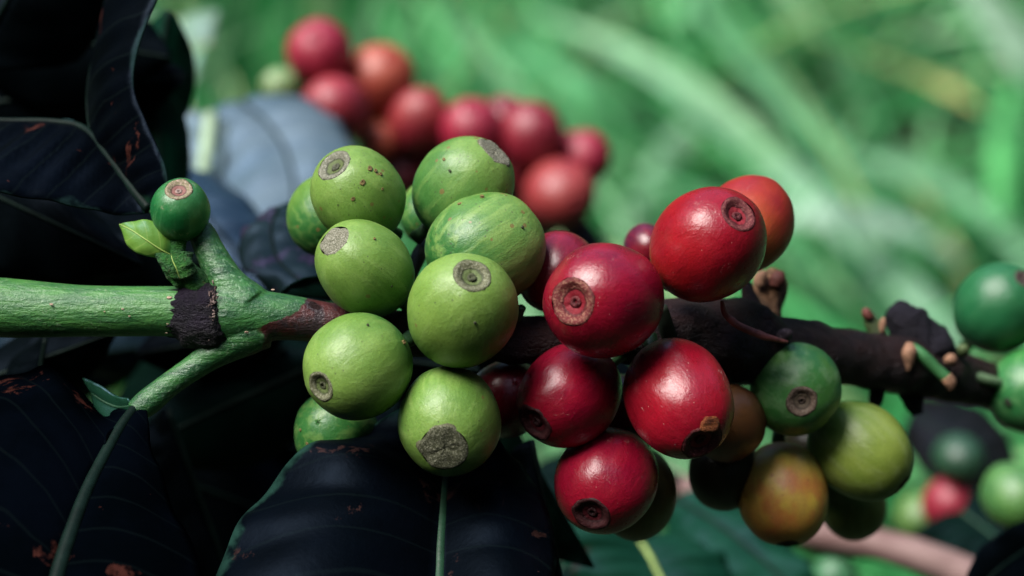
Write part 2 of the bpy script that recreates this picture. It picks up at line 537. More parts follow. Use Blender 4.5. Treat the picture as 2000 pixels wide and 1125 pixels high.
GR = grass_mat('grass', [(0.0, (0.008, 0.085, 0.028)), (0.28, (0.03, 0.26, 0.065)), (0.52, (0.07, 0.4, 0.115)), (0.78, (0.17, 0.53, 0.2)), (0.95, (0.4, 0.68, 0.38)), (1.0, (0.45, 0.46, 0.16))])

def blade_pts(base, yaw, length, lean, bend, n=6):
    """Centre line of one blade: starts upright-ish, leans towards yaw and droops."""
    out = [Vector(base)]
    el = math.radians(90 - lean)
    for i in range(n):
        out.append(out[-1] + Vector((math.cos(yaw) * math.cos(el), math.sin(yaw) * math.cos(el), math.sin(el))) * (length / n))
        el -= math.radians(bend) / n
        if out[-1].z < 0.5 and el < 0: el = 0.0
    return out

def add_blade(verts, faces, pts, width, twist=0.0):
    n = len(pts)
    b = len(verts)
    for i, p in enumerate(pts):
        t = (pts[min(i + 1, n - 1)] - pts[max(i - 1, 0)]).normalized()
        side = t.cross(Vector((0, 0, 1)))
        side = side.normalized() if side.length > 1e-3 else Vector((1, 0, 0))
        side = Quaternion(t, twist) @ side
        u = i / (n - 1)
        w = width * 0.5 * (0.55 + 0.9 * u if u < 0.45 else max(0.03, 0.955 * (1 - ((u - 0.45) / 0.55) ** 1.7)))
        fold = side.cross(t) * (w * 0.35)
        verts += [p - side * w + fold, p, p + side * w + fold]
    for i in range(n - 1):
        a = b + i * 3
        faces += [(a, a + 1, a + 4, a + 3), (a + 1, a + 2, a + 5, a + 4)]

# bare, shaded spots between the tussocks
HOLES = [(1130, 230, 45), (1690, 600, 40), (1900, 330, 45), (1420, 300, 35), (1540, 205, 105), (1610, 250, 80), (1790, 20, 90), (1810, 215, 60), (1590, 515, 55), (1240, 120, 40), (1440, 160, 70), (1700, 60, 70)]
holes = []
for hx, hy, hr in HOLES:
    c = P(hx, hy, ground_d(hx, hy, 3.0))
    holes.append((c.x, c.y, hr / FPX * (ground_d(hx, hy, 3.0) + D0)))
rg = random.Random(5)
gv, gf = [], []
def in_hole(x, y): return any((x - a) ** 2 + ((y - b) * 0.34) ** 2 < r * r for a, b, r in holes)
count = 0
while count < 3500:
    y = rg.uniform(78, 330)
    half = 0.27 * (y + 30) + 25
    x = rg.uniform(-half, half)
    if mn.noise(Vector((x * 0.05, y * 0.03, 3.0))) < rg.uniform(-0.35, 0.2): continue
    if in_hole(x, y): continue
    if x < -8:
        yaw = rg.gauss(-1.2, 0.9); lean = abs(rg.gauss(8, 12)); bend = rg.uniform(10, 60)
    else:
        yaw = rg.gauss(-1.0, 0.35) if rg.random() < 0.6 else (rg.gauss(2.1, 0.4) if rg.random() < 0.6 else rg.uniform(0, 6.28))
        lean = rg.uniform(25, 65); bend = rg.uniform(20, 80)
    add_blade(gv, gf, blade_pts((x, y, -1.5), yaw, rg.uniform(9, 24), lean, bend), rg.uniform(0.5, 1.4), rg.uniform(-0.6, 0.6))
    count += 1
count = 0
while count < 900:                                            # broader, longer blades that lie over the rest
    y = rg.uniform(70, 320)
    half = 0.27 * (y + 30) + 20
    x = rg.uniform(-half, half)
    if in_hole(x, y) or mn.noise(Vector((x * 0.05, y * 0.03, 3.0))) < -0.1: continue
    if x < -10:
        yaw = rg.gauss(-1.3, 0.8); lean = abs(rg.gauss(6, 8)); bend = rg.uniform(5, 40)
    else:
        yaw = rg.gauss(-1.0, 0.3) if rg.random() < 0.55 else (rg.gauss(2.1, 0.35) if rg.random() < 0.7 else rg.uniform(0, 6.28))
        lean = rg.uniform(25, 60); bend = rg.uniform(30, 75)
    pts = blade_pts((x, y, -1.0), yaw, rg.uniform(26, 50), lean, bend, 9)
    if any(in_hole(p.x, p.y) for p in pts): continue
    add_blade(gv, gf, pts, rg.uniform(0.9, 2.2), rg.uniform(-0.5, 0.5))
    count += 1
count = 0
while count < 750:                                            # thin long blades
    y = rg.uniform(70, 320)
    half = 0.27 * (y + 30) + 20
    x = rg.uniform(-half, half)
    if in_hole(x, y): continue
    yaw = rg.gauss(-1.05, 0.3) if rg.random() < 0.55 else (rg.gauss(2.1, 0.35) if rg.random() < 0.6 else rg.uniform(0, 6.28))
    if x < -10: yaw, lean = rg.gauss(-1.3, 0.8), abs(rg.gauss(8, 10))
    else: lean = rg.uniform(20, 60)
    pts = blade_pts((x, y, -1.0), yaw, rg.uniform(28, 55), lean, rg.uniform(20, 70), 9)
    if any(in_hole(p.x, p.y) for p in pts): continue
    add_blade(gv, gf, pts, rg.uniform(0.35, 0.75), rg.uniform(-0.5, 0.5))
    count += 1
go = link_mesh('grass', gv, gf, GR)
tag(go, 'sunlit green grass growing over the ground behind the branch', None, None, 'stuff')

# broad single blades that stand out of the grass
def big_blade(name, pts, wpx, col, label, h0=0.9, col2=None, cat='grass blade', rough=0.42):
    world_pts = []
    for px, py, k in pts:                                  # k: share of the way from the camera to the ground
        dd = (ground_d(px, min(py, 1000), 0.0) + D0) * (k - 0.13) - D0
        world_pts.append(P(px, py, dd))
    c = catmull(world_pts, 14)
    dmid = (c[7] - CAM).dot(FWD)
    verts, faces = [], []
    n = len(c)
    for i, p in enumerate(c):
        t = (c[min(i + 1, n - 1)] - c[max(i - 1, 0)]).normalized()
        side = t.cross(Vector((0.25, -0.45, 0.85))).normalized()
        u = i / (n - 1)
        w = wpx / FPX * dmid * 0.5 * (0.55 + 0.9 * u if u < 0.5 else max(0.06, 1 - ((u - 0.5) / 0.5) ** 2))
        f = side.cross(t)
        if f.z < 0: f = -f
        verts += [p - side * w + f * w * 0.25, p, p + side * w + f * w * 0.25]
    for i in range(n - 1):
        a = i * 3
        faces += [(a, a + 1, a + 4, a + 3), (a + 1, a + 2, a + 5, a + 4)]
    m = grass_mat('blade', [(0, col), (1, col2 or col)], rough, 0.3)
    o = link_mesh(name, verts, faces, m)
    md = o.modifiers.new('thickness', 'SOLIDIFY'); md.thickness = 0.06
    return tag(o, label, cat, 'broad grass blades behind the fruit')

PALE = (0.36, 0.64, 0.4); MINT = (0.2, 0.52, 0.24); VIV = (0.07, 0.5, 0.12)
big_blade('grass_blade', [(1900, 700, .97), (1700, 500, .9), (1500, 320, .86), (1300, 160, .85), (1040, 20, .86)], 105, PALE, 'longest pale blade running diagonally across the upper right')
big_blade('grass_blade', [(1760, 480, .96), (1600, 270, .9), (1450, 110, .88), (1330, -30, .88)], 95, MINT, 'mint green blade just above the longest pale diagonal blade')
big_blade('grass_blade', [(1210, 470, .95), (1280, 350, .9), (1350, 255, .88), (1400, 205, .87)], 62, PALE, 'short pale upright blade left of the orange red cherry')
big_blade('grass_blade', [(1560, 60, .95), (1700, 115, .88), (1830, 165, .86), (1920, 215, .88)], 60, (0.52, 0.5, 0.18), 'yellowing dry blade lying across the upper right')
big_blade('grass_blade', [(2080, 260, .95), (2000, 120, .85), (1930, 20, .83), (1880, -60, .83)], 130, (0.33, 0.5, 0.34), 'broad whitish blade cut off by the upper right corner')
big_blade('grass_blade', [(1880, 520, .95), (1760, 450, .88), (1620, 425, .84), (1480, 430, .84)], 75, (0.6, 0.85, 0.65), 'brightest white green blade right of the orange red cherry')
big_blade('grass_blade', [(925, 260, .93), (890, 150, .86), (850, 40, .85), (820, -50, .85)], 55, (0.16, 0.6, 0.2), 'bright green upright blade right of the upper red cherries')
big_blade('grass_blade', [(520, 250, .93), (545, 130, .87), (560, 30, .85), (565, -60, .85)], 48, VIV, 'vivid green upright blade left of the topmost red cherry')
big_blade('grass_blade', [(820, 170, .92), (770, 60, .86), (735, -50, .85)], 52, (0.13, 0.58, 0.18), 'green upright blade behind the topmost red cherry')
big_blade('grass_blade', [(1640, 640, .95), (1560, 500, .88), (1400, 400, .86), (1230, 330, .87)], 55, (0.17, 0.5, 0.22), 'thin green blade passing behind the orange red cherry')
big_blade('grass_blade', [(2050, 560, .95), (1900, 400, .9), (1750, 330, .87), (1640, 300, .87)], 60, (0.26, 0.56, 0.3), 'mint blade arching through the right side of the grass')
big_blade('grass_blade', [(1960, 480, .95), (1955, 300, .88), (1985, 130, .86)], 50, (0.15, 0.58, 0.18), 'bright green upright blade beside the right edge')
big_blade('grass_blade', [(1270, 260, .95), (1130, 170, .88), (1020, 110, .87), (930, 80, .87)], 60, (0.15, 0.48, 0.2), 'green blade slanting above the far row of red cherries')
big_blade('grass_blade', [(1250, 60, .94), (1330, 20, .88), (1420, -40, .86)], 60, MINT, 'mint blade along the top edge above the diagonal blades')

# unseen coffee foliage added around the camera to shade the fruit from low light
hm = plain_mat('shade_leaf', (0.012, 0.03, 0.014), 0.4, 0.35, 0.5, 0.2, 0.3, 0.2)
rh = random.Random(77)
hv, hf = [], []
for i in range(2000):
    az = math.radians(rh.uniform(168, 372))                    # left, behind, right; open towards the grass
    rad = rh.uniform(62, 100)
    zz = rh.uniform(2, 100 if az < 3.9 else 150)
    c = Vector((math.cos(az) * rad, -14 + math.sin(az) * rad, zz))
    ln, wd = rh.uniform(9, 17), rh.uniform(2.4, 4.2)
    q = Quaternion((rh.gauss(0, 1), rh.gauss(0, 1), rh.gauss(0, 1), rh.gauss(0, 1))).normalized()
    b = len(hv)
    for k in range(7):
        u = k / 6
        w = wd * math.sin(math.pi * (0.04 + 0.94 * u)) ** 0.8
        dr = -2.5 * (u - 0.3) ** 2
        hv += [c + q @ Vector(((u - .5) * ln, -w, dr + 0.5)), c + q @ Vector(((u - .5) * ln, 0, dr)), c + q @ Vector(((u - .5) * ln, w, dr + 0.5))]
    for k in range(6):
        a = b + k * 3
        hf += [(a, a + 1, a + 4, a + 3), (a + 1, a + 2, a + 5, a + 4)]
tag(link_mesh('shade_foliage', hv, hf, hm), 'unseen dense foliage added beside and behind the viewpoint to shade the fruit', kind='stuff')

# ------------------------------------------------------------------ the coffee branch
def vein_mat(name, c): return plain_mat(name, c, 0.5, 0.4, 0.4, 2.0, 0.2, 0.02)

def stem_mat(name, top, c2, fleck, rough=0.42, fl_amt=0.5):
    m = NT(name)
    tc = m.n('ShaderNodeTexCoord').outputs['Object']
    st = m.mapping(tc, (0.9, 3.5, 3.5))
    col = m.mix(m.ramp(m.noise(st, 2.2, 4, 0.6), 0.34, 0.68), top, c2)
    pale = m.ramp(m.noise(tc, 17, 4, 0.75), 0.52, 0.68)
    zone = m.ramp(m.noise(tc, 1.1, 2), 0.38, 0.62)
    col = m.mix(m.math('MULTIPLY', m.math('MULTIPLY', pale, zone), fl_amt), col, fleck)
    m.l(col, m.b.inputs['Base Color'])
    m.set(Roughness=m.math('MULTIPLY_ADD', m.noise(tc, 6, 3), 0.3, rough - 0.13), Specular_IOR_Level=0.5)
    h = m.math('ADD', m.noise(st, 5, 4, 0.6), m.math('MULTIPLY', m.noise(tc, 24, 3, 0.7), 0.5))
    m.l(m.bump(h, 0.55, 0.05), m.b.inputs['Normal'])
    m.b.inputs['Subsurface Weight'].default_value = 0.06
    m.b.inputs['Subsurface Scale'].default_value = 0.05
    return m, tc, col

branch = tag(empty('coffee_branch', P(400, 610, 0)), 'green and brown coffee branch crossing the picture and carrying the sharp cherries', 'branch')
M_GS, _, _ = stem_mat('green_stem', (0.05, 0.17, 0.035), (0.022, 0.1, 0.026), (0.3, 0.42, 0.25))
world_child(tube('green_stem', [(-900, 640, 2.2, 66), (-500, 610, 1.0, 62), (-160, 596, .3, 60), (-20, 600, .15, 59), (40, 603, .1, 57), (150, 607, .03, 51), (260, 608, 0, 49), (340, 608, 0, 49), (400, 610, 0, 52)], 60, M_GS.m, None, 40, 0.012, 1.6), branch)
# bark and wood
def bark_mat(name, c1, c2, fleck, fl_lo=0.6, amt=0.8, rough=0.6, sc=1.0):
    m = NT(name)
    tc = m.n('ShaderNodeTexCoord').outputs['Object']
    col = m.mix(m.ramp(m.noise(tc, 3 * sc, 5, 0.65), 0.36, 0.64), c1, c2)
    fl = m.ramp(m.noise(m.mapping(tc, (2.2, 1, 1)), 12 * sc, 4, 0.75), fl_lo, fl_lo + 0.1)
    col = m.mix(m.math('MULTIPLY', fl, amt), col, fleck)
    m.l(col, m.b.inputs['Base Color'])
    m.set(Roughness=rough, Specular_IOR_Level=0.22)
    h = m.math('ADD', m.noise(m.mapping(tc, (0.5, 1.6, 1.6)), 7 * sc, 5, 0.7), m.math('MULTIPLY', m.noise(tc, 26 * sc, 3, 0.7), 0.5))
    m.l(m.bump(h, 1.0, 0.11), m.b.inputs['Normal'])
    return m.m
M_COL = bark_mat('bark_collar', (0.010, 0.006, 0.014), (0.004, 0.003, 0.006), (0.14, 0.1, 0.11), 0.68, 0.5, 0.5)
M_WOOD = bark_mat('wood', (0.009, 0.0045, 0.006), (0.018, 0.006, 0.006), (0.06, 0.035, 0.04), 0.66, 0.4, 0.52)
M_FLAKE = bark_mat('bark_flake', (0.1, 0.065, 0.06), (0.24, 0.17, 0.15), (0.4, 0.3, 0.27), 0.5, 0.6, 0.7)
M_WOODF = bark_mat('woody_far', (0.018, 0.01, 0.012), (0.03, 0.016, 0.018), (0.06, 0.04, 0.04), 0.62, 0.5, 0.65)
# node with both leaf stalks grown together: tubes fused by remeshing
def fused(name, parts, mat, voxel=0.03, smooth=8, parent=None):
    bv, bf = [], []
    for ctrl, n, seg, rough, seed in parts:
        pts, rad = ptube(ctrl, n)
        v, f = tube_data(pts, rad, seg, rough, 2.0, True, seed)
        o = len(bv)
        bv += v; bf += [tuple(i + o for i in q) for q in f]
    ob = link_mesh(name, bv, bf, mat)
    rm = ob.modifiers.new('fuse', 'REMESH'); rm.mode = 'VOXEL'; rm.voxel_size = voxel; rm.use_smooth_shade = True
    sm = ob.modifiers.new('smooth', 'SMOOTH'); sm.iterations = smooth; sm.factor = 0.5
    if parent: world_child(ob, parent)
    return ob

mN, tcN, colN = stem_mat('node', (0.032, 0.13, 0.03), (0.011, 0.06, 0.02), (0.28, 0.42, 0.27), 0.4, 0.55)
# the green skin ends in ragged tongues over the brown wood
sx = mN.n('ShaderNodeSeparateXYZ'); mN.l(tcN, sx.inputs[0])
nodeC = P(560, 620, 0)
lx = mN.math('SUBTRACT', sx.outputs[0], nodeC.x)
lz = mN.math('SUBTRACT', sx.outputs[2], nodeC.z)
dip = mN.math('MULTIPLY', mN.math('EXPONENT', mN.math('MULTIPLY', mN.math('POWER', mN.math('ADD', lz, 0.03), 2), -60)), -0.34)
bound = mN.math('ADD', mN.math('MULTIPLY', lz, 1.15), mN.math('ADD', dip, mN.math('MULTIPLY_ADD', mN.noise(tcN, 5, 4, 0.6), 0.36, -0.16)))
brown = mN.ramp(mN.math('SUBTRACT', lx, bound), -0.02, 0.03)
mN.l(mN.mix(brown, colN, mN.mix(mN.ramp(mN.noise(tcN, 4, 4), 0.4, 0.6), (0.02, 0.01, 0.014), (0.055, 0.009, 0.009))), mN.b.inputs['Base Color'])
fused('node', [
    ([(392, 612, 0, 50), (415, 613, 0, 54), (445, 614, 0, 60), (500, 617, 0.02, 52), (560, 620, 0.05, 45), (620, 628, 0.1, 41), (680, 636, .15, 40)], 24, 32, 0.015, 1.0),
    ([(480, 600, .0, 52), (447, 560, .02, 40), (425, 520, .05, 32), (407, 485, .1, 29), (390, 452, .16, 26), (350, 428, .3, 19), (300, 405, .45, 16)], 26, 24, 0.02, 2.0),
    ([(520, 640, .02, 40), (470, 655, .0, 44), (420, 688, -.03, 31), (380, 717, -.06, 25), (330, 752, -.1, 24), (290, 785, -.15, 27), (262, 806, -.2, 22)], 28, 24, 0.03, 3.0),
    ], mN.m, 0.022, 6, branch)
pts, rad = ptube([(343, 609, 0, 48), (352, 610, 0, 54), (366, 612, 0, 59), (385, 617, 0, 64), (405, 618, 0, 70), (420, 616, 0, 70), (436, 613, 0, 56)], 26)
v, f = tube_data(pts, rad, 72, 0.10, 4.5, True, 9.0)
rr = random.Random(3)
for i in range(26):                                          # ragged rims
    for k in range(72):
        e = 1.0 if i in (0, 1, 2) else (-1.0 if i > 23 else 0.0)
        p = v[i * 72 + k]
        v[i * 72 + k] = p - RIGHT * (e * 0.09 * (1 + 1.6 * mn.noise(Vector((k * 0.45, i * 0.1, 4)))) * (mn.noise(Vector((k * 0.9, e, 2))) + 0.2))
world_child(link_mesh('bark_collar', v, f, M_COL), branch)
for k in range(46):                                         # corky flakes along the collar's right rim
    a = rr.uniform(-1.25, 1.0)
    R_ = cm(66)
    base = P(rr.gauss(421, 5) - 3 * math.sin(a), 613, 0) + (UP * math.sin(-a) - FWD * math.cos(a)) * R_ * rr.uniform(0.97, 1.04)
    q = Quaternion((rr.random(), rr.random(), rr.random(), rr.random())).normalized()
    s = rr.uniform(0.012, 0.034)
    vv = [base + q @ Vector((x * s * 1.7, y * s, z * s * 0.5)) for x, y, z in ((-1, -.6, 0), (.2, -1, .3), (1, .1, 0), (.1, .9, -.2), (-.2, 0, 1), (0, .1, -1))]
    o = link_mesh('bark_flake', vv, [(0, 1, 4), (1, 2, 4), (2, 3, 4), (3, 0, 4), (1, 0, 5), (2, 1, 5), (3, 2, 5), (0, 3, 5)], M_FLAKE, None, None, False)
    o.parent = branch
    o.matrix_parent_inverse = branch.matrix_world.inverted()
# pale lenticels on the green stem
M_LENT = plain_mat('lenticel', (0.42, 0.3, 0.22), 0.7, 0.3, 0.6, 20, 0.4, 0.02)
for (px, py, s) in ((337, 581, 7), (248, 603, 3.5), (261, 617, 3), (110, 594, 5), (440, 575, 6), (487, 648, 5.5), (213, 608, 2.5), (334, 632, 3), (536, 566, 5), (330, 650, 4)):
    ry = (py - 609) / 52.0 if px < 420 else (py - 615) / 56
    c = P(px, 609 if px < 420 else 615, 0) - UP * cm(py - (609 if px < 420 else 615)) - FWD * (cm(50 if px < 345 else 56) * math.sqrt(max(0.03, 1 - ry * ry)))
    v, f = lathe([(0.02 * s / 6, -.01), (cm(s), 0.0), (cm(s) * .8, cm(s) * .45), (cm(s) * .35, cm(s) * .5), (0.01 * s / 6, cm(s) * .25)], 12, None, True, True)
    o = link_mesh('lenticel', v, f, M_LENT)
    o.matrix_world = Matrix.Translation(c) @ ((UP * (-ry) - FWD * math.sqrt(max(0.03, 1 - ry * ry))).to_track_quat('Z', 'Y').to_matrix().to_4x4()) @ Matrix.Diagonal((0.8, 0.5, 0.35, 1))
    world_child(o, branch)
# brown wood that runs on behind the fruit
fused('woody_stem', [
    ([(590, 622, .08, 41), (680, 637, .2, 42), (800, 652, .35, 44), (950, 662, .45, 46), (1100, 662, .55, 50), (1250, 655, .8, 58), (1350, 660, 1.1, 80), (1430, 668, 1.35, 84), (1500, 680, 1.7, 68), (1580, 690, 2.1, 60),
      (1680, 702, 2.7, 55), (1760, 712, 3.2, 58), (1850, 730, 3.8, 52), (1950, 760, 4.6, 46), (2120, 815, 5.6, 44), (2350, 890, 7.5, 42), (2700, 980, 10, 36), (3100, 1060, 13, 22)], 170, 36, 0.18, 4.0),
    ([(1480, 690, 1.6, 50), (1470, 620, 1.8, 30), (1462, 575, 1.9, 15), (1455, 548, 1.95, 11)], 14, 16, 0.03, 5.0),
    ], M_WOOD, 0.045, 2, branch)

# ------------------------------------------------------------------ leaves of the branch
RIB = plain_mat('midrib_green', (0.015, 0.055, 0.028), 0.45, 0.25, 0.4, 2.5, 0.3, 0.02)
RIB_DULL = plain_mat('midrib_dull', (0.004, 0.012, 0.009), 0.5, 0.08, 0.4, 2.5, 0.3, 0.02)
RIB_PALE = plain_mat('midrib_pale', (0.3, 0.42, 0.27), 0.5, 0.4, 0.3, 2.5, 0.3, 0.02)
DK, DK2 = (0.0003, 0.0007, 0.0012), (0.0006, 0.0012, 0.0024)  # leaf shade is put into these near-black blue base colours
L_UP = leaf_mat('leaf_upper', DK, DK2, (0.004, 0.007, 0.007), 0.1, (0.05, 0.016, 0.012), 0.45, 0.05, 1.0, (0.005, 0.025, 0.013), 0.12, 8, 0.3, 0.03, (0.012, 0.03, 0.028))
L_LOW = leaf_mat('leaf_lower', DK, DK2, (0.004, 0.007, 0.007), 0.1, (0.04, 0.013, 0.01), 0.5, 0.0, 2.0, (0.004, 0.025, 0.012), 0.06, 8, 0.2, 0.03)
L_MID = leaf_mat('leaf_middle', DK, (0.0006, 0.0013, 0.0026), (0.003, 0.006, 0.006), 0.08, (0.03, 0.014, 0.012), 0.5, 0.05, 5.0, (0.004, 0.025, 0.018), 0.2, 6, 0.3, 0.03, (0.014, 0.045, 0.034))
L_DARK = leaf_mat('leaf_shaded', (0.0004, 0.001, 0.0012), (0.0008, 0.0017, 0.002), (0.001, 0.003, 0.0025), 0.0, rough=0.55, spec=0.04, seed=3.0)  # near-black colours carry the shade of the leaves behind
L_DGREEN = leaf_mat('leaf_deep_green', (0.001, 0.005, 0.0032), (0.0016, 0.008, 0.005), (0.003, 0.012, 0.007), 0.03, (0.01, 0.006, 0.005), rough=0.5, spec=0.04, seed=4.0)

# upper leaf: folded along its midrib, right half upright, left half lying flat
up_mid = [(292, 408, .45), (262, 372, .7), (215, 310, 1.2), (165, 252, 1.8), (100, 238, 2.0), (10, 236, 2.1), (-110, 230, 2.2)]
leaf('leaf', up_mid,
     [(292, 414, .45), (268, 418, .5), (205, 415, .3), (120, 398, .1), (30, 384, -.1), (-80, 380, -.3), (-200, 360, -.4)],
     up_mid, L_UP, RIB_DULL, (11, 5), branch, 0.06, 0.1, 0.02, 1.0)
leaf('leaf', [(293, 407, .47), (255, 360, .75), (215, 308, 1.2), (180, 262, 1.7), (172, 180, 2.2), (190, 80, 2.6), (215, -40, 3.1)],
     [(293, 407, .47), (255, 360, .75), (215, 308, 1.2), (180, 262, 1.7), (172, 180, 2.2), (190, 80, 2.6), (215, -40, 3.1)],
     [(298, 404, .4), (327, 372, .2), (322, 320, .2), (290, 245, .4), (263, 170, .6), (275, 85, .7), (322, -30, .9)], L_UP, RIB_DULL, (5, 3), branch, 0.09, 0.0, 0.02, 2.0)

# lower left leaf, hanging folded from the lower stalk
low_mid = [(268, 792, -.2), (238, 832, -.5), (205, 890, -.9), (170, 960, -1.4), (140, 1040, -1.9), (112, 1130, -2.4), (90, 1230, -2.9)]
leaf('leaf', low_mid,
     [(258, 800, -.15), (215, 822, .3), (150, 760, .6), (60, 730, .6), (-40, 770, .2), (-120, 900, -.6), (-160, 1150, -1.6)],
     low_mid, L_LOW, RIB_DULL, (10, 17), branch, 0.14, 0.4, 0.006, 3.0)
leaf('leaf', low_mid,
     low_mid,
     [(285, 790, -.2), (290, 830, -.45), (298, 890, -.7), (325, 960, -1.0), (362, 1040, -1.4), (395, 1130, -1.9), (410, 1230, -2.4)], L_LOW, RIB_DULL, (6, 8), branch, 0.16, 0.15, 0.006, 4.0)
# separate green piece painting the light that shines through the same leaf
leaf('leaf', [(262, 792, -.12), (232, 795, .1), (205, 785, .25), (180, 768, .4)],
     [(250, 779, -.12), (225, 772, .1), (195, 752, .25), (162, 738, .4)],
     [(254, 815, -.1), (225, 828, .1), (200, 830, .25), (192, 815, .4)], leaf_mat('leaf_lit_patch', (0.005, 0.03, 0.014), (0.008, 0.042, 0.02), (0.012, 0.055, 0.025), 0.03, rough=0.45, seed=7.0), RIB, (3, 2), branch, 0.05, 0.04, 0.02, 5.0, 20, 6)

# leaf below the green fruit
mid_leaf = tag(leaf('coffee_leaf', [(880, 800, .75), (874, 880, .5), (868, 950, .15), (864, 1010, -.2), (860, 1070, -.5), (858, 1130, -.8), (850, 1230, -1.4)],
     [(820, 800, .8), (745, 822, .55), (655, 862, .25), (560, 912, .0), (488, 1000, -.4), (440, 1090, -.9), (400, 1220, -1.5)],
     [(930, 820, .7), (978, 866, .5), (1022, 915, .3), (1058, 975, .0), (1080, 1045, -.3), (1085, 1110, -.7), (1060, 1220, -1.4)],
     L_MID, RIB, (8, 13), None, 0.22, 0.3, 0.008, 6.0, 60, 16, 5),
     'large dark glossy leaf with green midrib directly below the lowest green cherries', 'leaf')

# ------------------------------------------------------------------ small leaf and bracts under the young berry
L_LIME = leaf_mat('leaf_lime', (0.19, 0.33, 0.045), (0.12, 0.27, 0.04), (0.3, 0.42, 0.1), 0.02, (0.05, 0.02, 0.01), rough=0.45, spec=0.4, seed=2.5, nv=5, vein_amt=0.4, transl=0.3, base_col=(0.05, 0.2, 0.04), base_to=0.25)
RIB_LIME = plain_mat('midrib_lime', (0.3, 0.42, 0.1), 0.5, 0.4, 0.2, 4)
leaf('young_leaf', [(338, 500, -.1), (315, 488, -.2), (285, 468, -.22), (258, 450, -.15), (234, 438, -.05)],
     [(330, 503, -.1), (306, 502, -.15), (272, 495, -.18), (250, 478, -.12), (234, 438, -.05)],
     [(340, 488, -.1), (322, 450, -.15), (292, 431, -.15), (262, 433, -.1), (234, 438, -.05)], L_LIME, RIB_LIME, (1.6, .8), branch, 0.1, 0.03, 0.02, 1.0, 26, 8, 5)
M_BR = bark_mat('bract', (0.03, 0.15, 0.02), (0.014, 0.06, 0.02), (0.16, 0.16, 0.06), 0.58, 0.6, 0.5)
leaf('bract', [(352, 545, -.3), (345, 525, -.36), (338, 510, -.36), (335, 500, -.33)],
     [(325, 535, -.3), (316, 520, -.34), (308, 508, -.32), (303, 496, -.28)],
     [(385, 530, -.3), (378, 515, -.34), (374, 504, -.32), (380, 494, -.28)], M_BR, RIB_LIME, (1.2, 1), branch, 0.25, 0.08, 0.03, 2.0, 16, 8, 3)
leaf('bract', [(385, 560, -.1), (362, 545, -.2), (345, 530, -.25), (330, 515, -.2)],
     [(365, 572, -.1), (345, 560, -.2), (328, 545, -.22), (318, 525, -.2)],
     [(400, 540, -.1), (385, 530, -.2), (368, 520, -.22), (340, 508, -.2)], M_BR, RIB_LIME, (1.2, 1), branch, 0.2, 0.08, 0.03, 4.0, 16, 8, 3)
tube('bud_stalk', [(395, 565, -.05, 24), (375, 545, -.1, 26), (355, 520, -.1, 21), (347, 495, -.08, 17), (346, 470, -.05, 19)], 20, M_BR, None, 18, 0.1, 4.0)
world_child(bpy.data.objects['bud_stalk'], branch)

# ------------------------------------------------------------------ cherries
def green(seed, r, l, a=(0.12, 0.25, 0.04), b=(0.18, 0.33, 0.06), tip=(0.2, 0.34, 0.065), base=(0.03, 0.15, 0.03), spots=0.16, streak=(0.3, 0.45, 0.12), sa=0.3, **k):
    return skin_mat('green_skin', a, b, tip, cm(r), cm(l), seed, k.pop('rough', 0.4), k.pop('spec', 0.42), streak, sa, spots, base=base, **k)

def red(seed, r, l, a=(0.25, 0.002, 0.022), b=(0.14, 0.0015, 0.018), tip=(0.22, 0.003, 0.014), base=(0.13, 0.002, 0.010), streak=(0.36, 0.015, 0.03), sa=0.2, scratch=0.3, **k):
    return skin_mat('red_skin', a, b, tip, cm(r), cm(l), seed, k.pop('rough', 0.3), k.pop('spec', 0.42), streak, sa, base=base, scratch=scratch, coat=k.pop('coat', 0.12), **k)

GREY = ((0.14, 0.14, 0.08), (0.2, 0.2, 0.13), (0.5, 0.48, 0.38), 'rough')
RINGG = ((0.14, 0.19, 0.06), (0.19, 0.2, 0.1), (0.4, 0.4, 0.28), 'ring')
RINGR = ((0.17, 0.006, 0.014), (0.12, 0.014, 0.016), (0.42, 0.22, 0.14), 'ring')
RINGRD = ((0.2, 0.012, 0.02), (0.1, 0.014, 0.018), (0.3, 0.11, 0.09), 'ring')
DARKD = ((0.06, 0.005, 0.009), (0.035, 0.005, 0.007), (0.1, 0.03, 0.028), 'ring')
PINKY = ((0.3, 0.13, 0.11), (0.34, 0.3, 0.16), (0.62, 0.44, 0.38), 'pink')
BROWN = ((0.12, 0.09, 0.06), (0.13, 0.085, 0.06), (0.34, 0.27, 0.2), 'ring')

GG = 'green cherries in the sharp cluster'
GRD = 'red cherries in the sharp cluster'
GS = 'unripe cherries at the right of the branch'
# cx, cy, depth, r px, l px, scar direction x, y, facing
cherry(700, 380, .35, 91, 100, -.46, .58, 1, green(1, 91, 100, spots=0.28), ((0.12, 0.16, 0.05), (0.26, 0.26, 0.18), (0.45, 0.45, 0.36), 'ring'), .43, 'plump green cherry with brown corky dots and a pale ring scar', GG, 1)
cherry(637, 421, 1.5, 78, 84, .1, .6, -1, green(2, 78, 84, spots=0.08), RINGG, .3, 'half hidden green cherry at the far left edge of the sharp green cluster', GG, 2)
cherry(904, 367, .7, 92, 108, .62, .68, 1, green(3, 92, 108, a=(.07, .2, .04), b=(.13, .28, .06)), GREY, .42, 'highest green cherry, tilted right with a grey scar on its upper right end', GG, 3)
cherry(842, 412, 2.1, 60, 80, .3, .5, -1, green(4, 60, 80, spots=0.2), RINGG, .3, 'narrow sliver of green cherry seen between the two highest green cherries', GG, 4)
cherry(948, 487, .1, 109, 116, .76, .5, -1, green(5, 109, 116, a=(.085, .22, .04), b=(.15, .3, .065), sa=.5), GREY, .42, 'wrinkled green cherry with a blunt right end, touching the red cherries', GG, 5, power=.8)
